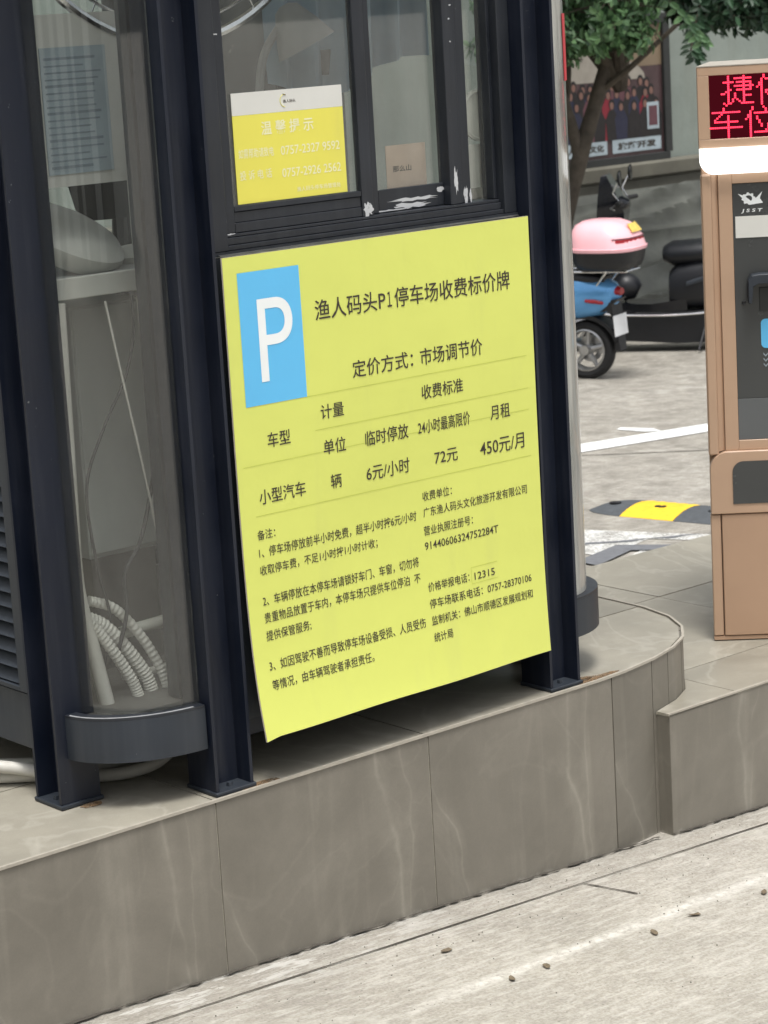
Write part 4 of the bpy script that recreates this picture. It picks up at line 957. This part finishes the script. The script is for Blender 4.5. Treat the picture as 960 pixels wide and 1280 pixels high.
# ------------------------------------------------------------------ scooters
def ell(cx, cz, a, b, n=16, x=0, p=2.0):
    out = []
    for i in range(n):
        t = 2*pi*i/n; c_, s_ = cos(t), sin(t)
        out.append((x, cx+a*abs(c_)**(2/p)*(1 if c_ > 0 else -1), cz+b*abs(s_)**(2/p)*(1 if s_ > 0 else -1)))
    return out
def scooter(name, label, x, y, yaw, gzv, body, accent, box=False, wheel_r=.19, scale=1.0):
    """x,y: rear hub position on the ground; local +x forward, y left, z up"""
    FR = frame((x, y, gzv), yaw)
    t = thing(name, label, 'scooter', (0, 0, 0), FR, group='parked scooters')
    b = lambda mb, nm, mat, par=t, **k: mb.build(nm, M[mat], par, fr=FR, **k)
    def wheel(cx):
        wl = b(MB().lathe((cx, 0, wheel_r), (0, 1, 0), [(wheel_r-.052, -.04), (wheel_r-.03, -.048), (wheel_r-.010, -.040), (wheel_r, -.018), (wheel_r, .018), (wheel_r-.010, .040), (wheel_r-.03, .048), (wheel_r-.052, .04), (wheel_r-.052, -.04)], 40), 'wheel', 'rubber', smooth=True)
        b(MB().lathe((cx, 0, wheel_r), (0, 1, 0), [(wheel_r-.053, -.042), (wheel_r-.062, -.046), (wheel_r-.07, -.03), (wheel_r-.07, .03), (wheel_r-.062, .046), (wheel_r-.053, .042)], 40), 'rim', 'alu', wl, smooth=True)
        b(MB().lathe((cx, 0, wheel_r), (0, 1, 0), [(0, -.052), (.03, -.052), (.035, -.04), (.035, .04), (.03, .052), (0, .052)], 20), 'hub', 'alu', wl, smooth=True)
        for i in range(5):
            a = 2*pi*i/5+.4; d = Vector((cos(a), 0, sin(a))); c = Vector((cx, 0, wheel_r))
            b(MB().tube([c+d*.025, c+d*(wheel_r-.064)], [.020, .013], 8), 'spoke', 'alu', wl, smooth=True)
        b(MB().lathe((cx, -.045, wheel_r), (0, 1, 0), [(.05, 0), (.085, 0), (.085, .003), (.05, .003), (.05, 0)], 28), 'brake_disc', 'alu', wl)
    wheel(0); wheel(1.22)
    # rear body shell
    rings = []
    for px, w_, zc, h_ in ((-.24, .03, .55, .03), (-.20, .085, .54, .08), (-.12, .125, .535, .125), (.02, .150, .535, .145), (.18, .155, .53, .14), (.32, .14, .48, .14), (.42, .12, .42, .13), (.46, .10, .38, .11)):
        rings.append(ell(0, zc, w_, h_, 20, px, 2.5))
    b(MB().loft(rings), 'rear_body', body, smooth=True)
    rings = []
    for px, w_, zc, h_ in ((-.16, .07, .69, .02), (-.10, .11, .70, .035), (.08, .125, .705, .045), (.30, .125, .70, .05), (.44, .10, .685, .05), (.50, .06, .67, .035)):
        rings.append(ell(0, zc, w_, h_, 18, px, 3))
    b(MB().loft([[(a_, b_, c_-.055) for a_, b_, c_ in rg_] for rg_ in rings]), 'seat', 'black', smooth=True)
    # rear fender and plate
    m = MB(); rings = []
    for i in range(9):
        a = radians(38+i*16); rr = wheel_r+.035
        cx_, cz_ = -rr*cos(a-radians(20))*1.05, wheel_r+rr*sin(a-radians(20)); ww = .062
        rings.append([(cx_, -ww, cz_-.02), (cx_-.01*cos(a), -ww, cz_+.008), (cx_-.012*cos(a), ww, cz_+.008), (cx_, ww, cz_-.02)])
    b(MB().loft(rings), 'rear_fender', 'black', smooth=True)
    b(MB().loft([[(-.16, -.08, .44), (-.16, .08, .44), (.16, .09, .42), (.16, -.09, .42)], [(-.25, -.07, .52), (-.25, .07, .52), (.2, .1, .47), (.2, -.1, .47)]]), 'undertray', 'black')
    b(MB().loft([[(-.25, -.045, .19), (-.25, .045, .19), (-.21, .045, .19), (-.21, -.045, .19)], [(-.225, -.07, .38), (-.225, .07, .38), (-.22, .07, .40), (-.22, -.07, .40)], [(-.21, -.08, .50), (-.21, .08, .50), (-.12, .08, .50), (-.12, -.08, .50)]]), 'mudguard_tail', 'black')
    pl = [(-.225, -.085, .285), (-.225, .085, .285), (-.215, .085, .415), (-.215, -.085, .415)]
    b(MB().loft([[(a-.016, c*1.15, d) for a, c, d in pl], [(a-.012, c*1.15, d) for a, c, d in pl]]), 'licence_plate', 'plate')
    b(MB().loft([ell(0, .56, .04, .022, 14, -.250), ell(0, .56, .055, .036, 14, -.225), ell(0, .56, .055, .036, 14, -.17)]), 'tail_light', 'red', smooth=True)
    for sg in (-1, 1):
        b(MB().loft([ell(sg*.115, .50, .008, .010, 10, -.17), ell(sg*.13, .51, .014, .014, 10, -.12), ell(sg*.14, .515, .008, .010, 10, -.06)]), 'indicator', 'red', smooth=True)
    # floorboard, chrome sill, leg shield, column
    b(MB().loft([[(.38, -.13, .25), (.38, .13, .25), (.38, .14, .36), (.38, -.14, .36)], [(.62, -.14, .24), (.62, .14, .24), (.62, .15, .33), (.62, -.15, .33)], [(.95, -.12, .25), (.95, .12, .25), (.95, .15, .34), (.95, -.15, .34)]]), 'floorboard', body if body != 'blue' else 'black')
    for sg in (-1, 1): b(MB().tube(bz([(.0, sg*.165, .30), (.30, sg*.165, .262), (.62, sg*.165, .255), (.95, sg*.16, .275), (1.02, sg*.14, .34)], 5), .009, 8), 'sill_trim', 'chrome', smooth=True)
    rings = []
    for z, xf, w_ in ((.32, 1.02, .14), (.50, 1.00, .17), (.70, .95, .175), (.88, .88, .12), (.96, .85, .07)):
        rings.append([(xf-.03, -w_, z), (xf+.02, -w_*.9, z), (xf+.06, 0, z), (xf+.02, w_*.9, z), (xf-.03, w_, z), (xf-.005, 0, z)])
    b(MB().loft(rings), 'leg_shield', body, smooth=True)
    b(MB().tube([(1.22, .07, wheel_r), (1.06, .07, .62)], .018, 8), 'fork', 'alu', smooth=True); b(MB().tube([(1.22, -.07, wheel_r), (1.06, -.07, .62)], .018, 8), 'fork', 'alu', smooth=True)
    rings = []
    for i in range(7):
        a = radians(20+i*22); rr = wheel_r+.03; cx_, cz_ = 1.22+rr*cos(a), wheel_r+rr*sin(a)
        rings.append([(cx_, -.06, cz_-.02), (cx_, -.06, cz_+.005), (cx_, .06, cz_+.005), (cx_, .06, cz_-.02)])
    b(MB().loft(rings), 'front_fender', body, smooth=True)
    rings = []
    for px, w_, zc, h_ in ((.76, .05, 1.0, .03), (.80, .11, 1.0, .05), (.87, .13, 1.0, .07), (.94, .09, .99, .065), (.97, .05, .985, .04)): rings.append(ell(0, zc, w_, h_, 16, px))
    hd = b(MB().loft(rings), 'handlebar_cowl', body, smooth=True)
    b(MB().lathe((.965, 0, .985), (1, 0, -.05), [(0, .02), (.04, .012), (.05, 0)], 20), 'headlight', 'chrome', hd, smooth=True)
    for sg in (-1, 1):
        b(MB().tube([(.84, sg*.10, 1.0), (.80, sg*.22, 1.02), (.76, sg*.34, 1.02)], .016, 10), 'grip', 'rubber', smooth=True)
        b(MB().tube([(.80, sg*.20, 1.02), (.84, sg*.235, 1.09), (.80, sg*.26, 1.17)], .005, 6), 'mirror_stalk', 'chrome', smooth=True)
        mir = b(MB().lathe((.785, sg*.27, 1.19), (-1, 0, 0), [(0, -.02), (.04, -.015), (.055, 0), (.053, .006), (0, .007)], 20), 'mirror', 'blackgloss', smooth=True)
        b(MB().tube([(.84, sg*.16, 1.0), (.86, sg*.24, .99), (.82, sg*.33, .985)], .004, 6), 'brake_lever', 'alu')
    b(MB().tube([(.15, -.15, .20), (-.10, -.17, .24)], [.035, .045], 14), 'exhaust', 'alu' if box else 'black', smooth=True)
    b(MB().tube([(.25, .10, .22), (.30, .22, .02)], .010, 8), 'stand', 'black')
    if box:
        for sg in (-1, 1):
            b(MB().tube(bz([(.30, sg*.12, .64), (.10, sg*.13, .69), (-.10, sg*.12, .695), (-.33, sg*.10, .695)], 5), .008, 8), 'rack_bar', 'chrome', smooth=True)
            b(MB().tube([(-.20, sg*.11, .695), (-.12, sg*.10, .60)], .007, 8), 'rack_stay', 'chrome', smooth=True)
        b(MB().tube([(-.33, -.10, .695), (-.33, .10, .695)], .008, 8), 'rack_bar', 'chrome', smooth=True)
        for px in (-.2, -.05): b(MB().tube([(px, -.12, .695), (px, .12, .695)], .006, 8), 'rack_bar', 'chrome', smooth=True)
    return t, FR
blue_hub = Vector((1.352, 15.10)); BY = radians(180-30)
scooter('scooter', 'light blue scooter with chromed rear rack, partly hidden behind the booth', blue_hub.x, blue_hub.y, BY, -.402, 'blue', 'black', box=True, wheel_r=.188)
# pink top box on the rack
FB = frame((blue_hub.x, blue_hub.y, -.402), BY)
tb = thing('top_box', 'glossy pink lidded top box with black base on the blue scooter rack', 'top box', (-.17, 0, .703), FB)
def box_ring(z, k_, dx=0): return [(-.17+dx+(.215*k_)*cc, (.225*k_)*ss, z) for cc, ss in [((abs(cos(a))**.7)*(1 if cos(a) > 0 else -1), (abs(sin(a))**.7)*(1 if sin(a) > 0 else -1)) for a in [2*pi*i/32 for i in range(32)]]]
MB().loft([box_ring(0.704, .72), box_ring(0.718, .86), box_ring(0.755, .95), box_ring(0.822, 1.0)]).build('base', M['black'], tb, fr=FB, smooth=True)
MB().loft([box_ring(0.823, 1.03), box_ring(0.843, 1.05), box_ring(0.846, 1.01), box_ring(0.900, .97, .008), box_ring(0.950, .88, .02), box_ring(0.985, .74, .03), box_ring(1.008, .52, .035), box_ring(1.016, .2, .035)]).build('lid', M['pink'], tb, fr=FB, smooth=True)
rr_ = []
for i in range(13):
    a = radians(180-54+9*i); c_ = cos(a); s_ = sin(a)
    rr_.append(a)
def refl(z0, z1, k0, k1, arange, name, mat):
    m = MB(); 
    for a in arange:
        cc = (abs(cos(a))**.7)*(1 if cos(a) > 0 else -1); ss = (abs(sin(a))**.7)*(1 if sin(a) > 0 else -1)
        for z, kk in ((z0, k0), (z1, k1)):
            m.v.append(Vector((-.17+.01+.215*kk*cc, .225*kk*ss, z)))
        for z, kk in ((z0, k0-.03), (z1, k1-.03)):
            m.v.append(Vector((-.17+.01+.215*kk*cc, .225*kk*ss, z)))
    n = len(arange)
    for i in range(n-1): a = 4*i; m.f += [(a, a+4, a+5, a+1), (a+1, a+5, a+7, a+3), (a, a+2, a+6, a+4)]
    m.f += [(0, 1, 3, 2), (4*n-4, 4*n-2, 4*n-1, 4*n-3)]
    return m.build(name, M[mat], tb, fr=FB, smooth=True)
refl(0.878, 0.900, 1.003, .988, [radians(125+7*i) for i in range(12)], 'reflector', 'red')
refl(0.901, 0.907, .995, .99, [radians(118+8*i) for i in range(17)], 'lid_trim', 'cloth4')
refl(0.935, 0.985, .945, .775, [radians(172+6*i) for i in range(9)], 'sticker', 'stickyel')

scooter('scooter', 'black scooter parked behind the blue one with its seat half hidden by the terminal', 2.52, 16.10, radians(180-14), -.41, 'blackgloss', 'black', wheel_r=.19)
bs = frame((2.52, 16.10, -.41), radians(180-14))
# a saddle bag with back rest on the black scooter: belongs to the scooter, seen as the tall dark block
def blk(rings, nm, mat, lab=None): return MB().loft(rings).build(nm, M[mat], bpy.data.objects['scooter.001'], fr=bs, smooth=True)
blk([ell(0, .42, .13, .12, 16, .50, 3), ell(0, .44, .15, .16, 16, .44, 3), ell(0, .46, .15, .18, 16, .25, 3), ell(0, .48, .14, .16, 16, -.05, 3)], 'seat_pedestal', 'black')
blk([ell(0, .655, .10, .05, 16, .54), ell(0, .655, .15, .085, 16, .48), ell(0, .665, .16, .09, 16, .20), ell(0, .68, .14, .08, 16, -.10)], 'thick_saddle', 'black')
MB().loft([[(-.15, -.13, .07), (-.15, .13, .07), (-.15, .14, .30), (-.15, -.14, .30)], [(.45, -.14, .06), (.45, .14, .06), (.45, .15, .27), (.45, -.15, .27)], [(1.0, -.12, .09), (1.0, .12, .09), (1.0, .14, .27), (1.0, -.14, .27)]]).build('underbody_shade', M['black'], bpy.data.objects['scooter.001'], fr=bs)  # added black block for the underbody and the shadow below it
blk([ell(.155, .46, .006, .016, 10, .38), ell(.158, .51, .006, .020, 10, .20), ell(.155, .56, .006, .012, 10, .02)], 'side_flash', 'sidegrey')
blk([[(.80, -.10, .80), (.90, -.13, .80), (.90, .13, .80), (.80, .10, .80)], [(.78, -.15, .95), (.97, -.14, .93), (.97, .14, .93), (.78, .15, .95)], [(.84, -.14, 1.09), (.96, -.12, 1.06), (.96, .12, 1.06), (.84, .14, 1.09)], [(.90, -.10, 1.20), (.94, -.09, 1.19), (.94, .09, 1.19), (.90, .10, 1.20)]], 'wind_shield', 'blackgloss')
blk([[(.86, -.05, .35), (.96, -.06, .35), (.96, .06, .35), (.86, .05, .35)], [(.82, -.07, .85), (.92, -.08, .85), (.92, .08, .85), (.82, .07, .85)]], 'steering_column', 'black')
MB().tube(bz([(.72, 0, .40), (.78, 0, .43), (.84, 0, .43), (.90, 0, .40)], 5), [.05+.05*sin(pi*i/15) for i in range(16)], 12).build('battery_bag', M['black'], fr=bs, smooth=True, label='rounded black bag resting on the floorboard of the black scooter', cat='bag')

# ------------------------------------------------------------------ wall, poster, tarpaulin
wp = GI @ Vector((2.10, 20.0, 0)); WT = wp.y          # wall runs parallel to the booth front
bw = thing('boundary_wall', 'long weathered pale green wall with cement plinth behind the scooters', 'wall', (12, WT, -.42))
MB().box(-12, 42, WT, WT+.25, -.5, 4.6).build('wall_face', M['wall'], bw)
MB().box(-12, 42, WT-.10, WT-.002, -.5, .46).build('plinth', M['plinth'], bw, bevel=.01)
MB().box(-12, 42, WT-.13, WT-.003, .463, .60).build('ledge', M['plinth'], bw, bevel=.02)
sw = wp.x
pf = thing('poster_case', 'dark framed poster of a group of people hanging on the wall behind the tree', 'poster', (sw-.3, WT-.05, .62))
PX0, PX1, PZ0, PZ1 = sw-1.30, sw+.50, .66, 1.72
MB().box(PX0, PX1, WT-.06, WT-.004, PZ0, PZ1).build('backing', M['posterbg'], pf)
for (a, b, c, d) in ((PX0-.05, PX1+.05, PZ0-.08, PZ0), (PX0-.05, PX1+.05, PZ1, PZ1+.08), (PX0-.08, PX0, PZ0, PZ1), (PX1, PX1+.08, PZ0, PZ1)):
    MB().box(a, b, WT-.09, WT-.003, c, d).build('frame', M['framedark'], pf, bevel=.004)
yq = WT-.0605
MB().add([(PX0, yq, 1.38), (PX1, yq, 1.38), (PX1, yq, PZ1), (PX0, yq, PZ1)], [(0, 1, 2, 3)]).build('poster_top', M['postertop'], pf)
MB().add([(PX0+.9+.7*cos(radians(a)), yq-.001, 1.28+.22*sin(radians(a))) for a in range(0, 181, 12)], [tuple(range(16))]).build('printed_arc', M['posterpale'], pf)
rnd = random.Random(5)
for row, (zb, n_) in enumerate(((1.17, 15), (1.10, 16), (1.00, 13))):
    for i in range(n_):
        cx = PX0+.08+i*(1.66/n_)+.04*row+rnd.uniform(-.02, .02); zh = zb+.11+rnd.uniform(-.02, .02); mt = rnd.choice(['cloth1', 'cloth2', 'cloth2', 'cloth4', 'cloth2', 'cloth1', 'cloth1', 'cloth2', 'cloth3']); y = yq-.002-row*.002-i*.0001
        fg = MB().add([(cx-.06, y, .80), (cx+.06, y, .80), (cx+.075, y, zb-.03), (cx+.03, y, zb+.045), (cx-.03, y, zb+.045), (cx-.075, y, zb-.03)], [(0, 1, 2, 3, 4, 5)]).build('printed_figure', M[mt], pf)
        MB().add([(cx+.034*cos(2*pi*k_/12), y-.0007, zh-.03+.046*sin(2*pi*k_/12)) for k_ in range(12)], [tuple(range(12))]).build('printed_hair', M['cloth2'], fg)
        MB().add([(cx+.022*cos(2*pi*k_/12), y-.0014, zh-.042+.031*sin(2*pi*k_/12)) for k_ in range(12)], [tuple(range(12))]).build('printed_face', M['skin'], fg)
for (a, b) in ((PX0+.55, PX0+1.12), (PX0+1.18, PX1-.04)):
    MB().add([(a, yq-.006, .69), (b, yq-.006, .69), (b, yq-.006, .80), (a, yq-.006, .80)], [(0, 1, 2, 3)]).build('caption_strip', M['paperblue'], pf)
g = text_geo([('人码头文化', .04), ('旅游开发', .04)])
for gg, (a, b) in zip(g, ((PX0+.66, PX0+1.08), (PX0+1.24, PX1-.10))):
    p_, f_ = fit(gg, a, b, .745, .06); MB().add([(s, yq-.0075, z) for s, z in p_], f_).build('lettering', M['ink'], pf)
MB().box(PX1-.20, PX1-.06, yq-.010, yq-.0065, .86, 1.08).build('white_sticker', M['paperblue'], pf)
MB().box(PX1-.18, PX1-.08, yq-.012, yq-.0102, .89, 1.05).build('sticker_print', M['cloth4'], pf)

# tarpaulin heaped along the foot of the wall
m = MB(); NA, NB = 160, 44
for j in range(NB+1):
    v = j/NB
    for i in range(NA+1):
        s = sw-6+14*i/NA
        out = .14+.95*v**1.1; z = .40*(1-v)**1.25
        fold = .0
        for a_, fq, sl, am in ((0, 2.1, 9.0, .05), (1.7, 3.7, 15.0, .035), (.4, 1.1, 21.0, .03)):
            fold += am*(1-abs(sin(s*fq*.35+v*sl*.55+a_+.5*noise.noise(Vector((s*.6, v*2, a_))))))**2*1.6
        fold *= min(1, v*6)*1.7
        z0 = z-.41*min(1, v*1.05)+fold*(1-v*.5)
        m.v.append(Vector((s, WT-.10-out-fold*.5, max(z0, -.408))))
for j in range(NB):
    for i in range(NA): q = j*(NA+1)+i; m.f.append((q, q+NA+1, q+NA+2, q+1))
nf = len(m.v); m.v += [v+Vector((0, .01, -.01)) for v in m.v]; m.f += [tuple(i+nf for i in f)[::-1] for f in m.f[:]]
m.build('tarpaulin', M['tarp'], smooth=True, label='dark grey tarpaulin heaped in long folds along the foot of the wall', cat='tarpaulin')

# ------------------------------------------------------------------ unseen buildings added behind the viewer for the booth glass to mirror
def facade(x0, x1, y, fr, hh, lab):
    b_ = thing('added_building', lab, 'building', ((x0+x1)/2, y, 0), fr)
    MB().box(x0, x1, y-5, y, -.6, hh).build('wall', M['paper'], b_, fr=fr)
    MB().box(x0-.2, x1+.2, y-5.2, y+.5, hh+.01, hh+.4).build('roof', M['plinth'], b_, fr=fr)
    a = x0+1.1; rn = random.Random(int(y)); 
    while a < x1-3:
        ww = rn.uniform(1.6, 4.6); ww = min(ww, x1-a-.4)
        for z0, z1 in ((.1, 2.8), (3.6, 5.4)):
            if rn.random() < .25: continue
            w_ = MB().box(a, a+ww, y+.002, y+.06, z0, z1).build('window', M['framedark'], b_, fr=fr)
            MB().box(a+.06, a+ww/2-.03, y+.062, y+.07, z0+.06, z1-.06).build('pane', M['dglass'], w_, fr=fr); MB().box(a+ww/2+.03, a+ww-.06, y+.062, y+.07, z0+.06, z1-.06).build('pane', M['dglass'], w_, fr=fr)
        a += ww+rn.uniform(.8, 3.4)
facade(-13, 13, -9, frame((0, 0, 0), 0), 6.6, 'white two storey building, unseen, added for the booth glass to mirror')
facade(-9, 9, -11, frame((0, 0, 0), radians(-90)), 6.0, 'white building at the left, unseen, added for the curved glass to mirror')

# ------------------------------------------------------------------ trees
def leaf(m, p, d, up, L, W_):
    d = d.normalized(); sd_ = d.cross(up)
    if sd_.length < .05: sd_ = d.cross(Vector((1, .3, .2)))
    sd_.normalize(); nm = sd_.cross(d); o = len(m.v)
    m.v += [p, p+d*L*.35+sd_*W_*.5+nm*.1*L, p+d*L*.75+sd_*W_*.38+nm*.06*L, p+d*L-nm*.05*L, p+d*L*.75-sd_*W_*.38+nm*.06*L, p+d*L*.35-sd_*W_*.5+nm*.1*L]
    m.f += [(o, o+1, o+2, o+3), (o, o+3, o+4, o+5)]
def tree(label, base, trunk, blobs, nclump, mat, seed, L=.085, hang=()):
    rnd = random.Random(seed); I = Matrix.Identity(4)
    t = thing('tree', label, 'tree', base, I, group='trees before the wall')
    base = Vector(base)
    for pts, r0, r1 in trunk:
        P = bz(pts, 6); n = len(P); MB().tube(P, [r0+(r1-r0)*i/(n-1)*(1+.1*sin(i*2.1)) for i in range(n)], 12).build('trunk', M['bark'], t, fr=I, smooth=True)
    m = MB(); tw = MB()
    fork = Vector(trunk[0][0][-1])
    for (c, r) in blobs:
        c = Vector(c); tw.tube(bz([fork-Vector((0, 0, .5)), (fork+c)/2+Vector((0, 0, .15)), c], 4), [.05-.004*i for i in range(9)], 7)
        for k_ in range(nclump):
            while True:
                q = Vector((rnd.uniform(-1, 1), rnd.uniform(-1, 1), rnd.uniform(-1, 1)))
                if .35 < q.length < 1: break
            p = c+Vector((q.x*r[0], q.y*r[1], q.z*r[2])); dirr = (q+Vector((0, 0, .35))).normalized()
            tw.tube([p-dirr*.22, p], [.006, .003], 4, cap=False)
            for l_ in range(10):
                a = rnd.uniform(0, 2*pi); o = dirr.orthogonal().normalized(); o2 = dirr.cross(o)
                dd = dirr*rnd.uniform(-.2, .7)+(o*cos(a)+o2*sin(a)); leaf(m, p-dirr*rnd.uniform(0, .14), dd, dirr, L*rnd.uniform(.7, 1.2), L*.45*rnd.uniform(.8, 1.2))
    for pts in hang:
        P = bz(pts, 5); tw.tube(P, .006, 5)
        for i, p in enumerate(P[3:]):
            for s_ in (-1, 1, .3): leaf(m, p, Vector((s_, -.3, -.5+rnd.uniform(-.3, .3))), Vector((0, -1, .3)), L*1.1, L*.5)
    tw.build('branches', M['bark'], t, fr=I); m.build('crown', mat, t, fr=I)
    return t
tree('broad leaved tree with forked mottled trunk just right of the booth', (1.42, 17.6, -.41),
     [([(1.40, 17.6, -.42), (1.42, 17.6, .25), (1.58, 17.55, .85), (1.75, 17.6, 1.35), (1.9, 17.7, 1.8)], .075, .045), ([(1.35, 17.8, -.42), (1.36, 17.8, .4), (1.45, 17.8, 1.1), (1.52, 17.8, 1.7)], .10, .06), ([(1.58, 17.56, .8), (1.48, 17.5, 1.2), (1.30, 17.4, 1.7)], .05, .03), ([(1.75, 17.6, 1.3), (1.95, 17.5, 1.45), (2.3, 17.4, 1.75)], .03, .015), ([(1.40, 17.8, .7), (1.30, 17.7, 1.0), (1.05, 17.6, 1.5)], .04, .02)],
     [((1.30, 17.2, 2.05), (.62, .6, .42)), ((1.75, 17.0, 2.10), (.55, .6, .50)), ((1.1, 17.0, 2.75), (.9, .8, .6)), ((2.2, 17.2, 2.75), (.8, .8, .55)), ((1.65, 17.4, 1.78), (.45, .4, .26)), ((.2, 17.3, 2.6), (.9, .9, .7)), ((1.2, 17.0, 1.66), (.42, .4, .26)), ((1.8, 17.0, 1.72), (.32, .3, .20))], 120, M['leaf'], 11,
     hang=([(2.0, 17.2, 2.1), (2.25, 17.1, 1.85), (2.42, 17.1, 1.62)],))
tree('tree with leaves coloured as shaded, spreading above the payment terminal', (3.6, 18.3, -.41),
     [([(3.6, 18.3, -.42), (3.58, 18.3, .6), (3.5, 18.3, 1.5), (3.4, 18.3, 2.2)], .10, .06)],
     [((2.6, 18.1, 2.25), (.75, .5, .36)), ((3.3, 18.0, 2.05), (.7, .6, .42)), ((2.85, 17.9, 1.92), (.70, .5, .28)), ((2.35, 18.1, 2.02), (.35, .4, .22)), ((3.05, 18.0, 1.82), (.55, .45, .24)), ((2.6, 17.8, 1.86), (.40, .4, .20)), ((2.3, 18.2, 2.75), (1.0, .7, .5)), ((3.4, 18.2, 2.8), (1.0, .8, .6)), ((4.2, 18.2, 2.4), (.8, .7, .6))], 130, M['leafshade'], 23,
     hang=([(2.55, 17.6, 2.05), (2.45, 17.5, 1.80), (2.38, 17.4, 1.55)], [(2.7, 17.7, 1.98), (2.50, 17.6, 1.78), (2.42, 17.5, 1.50)]))
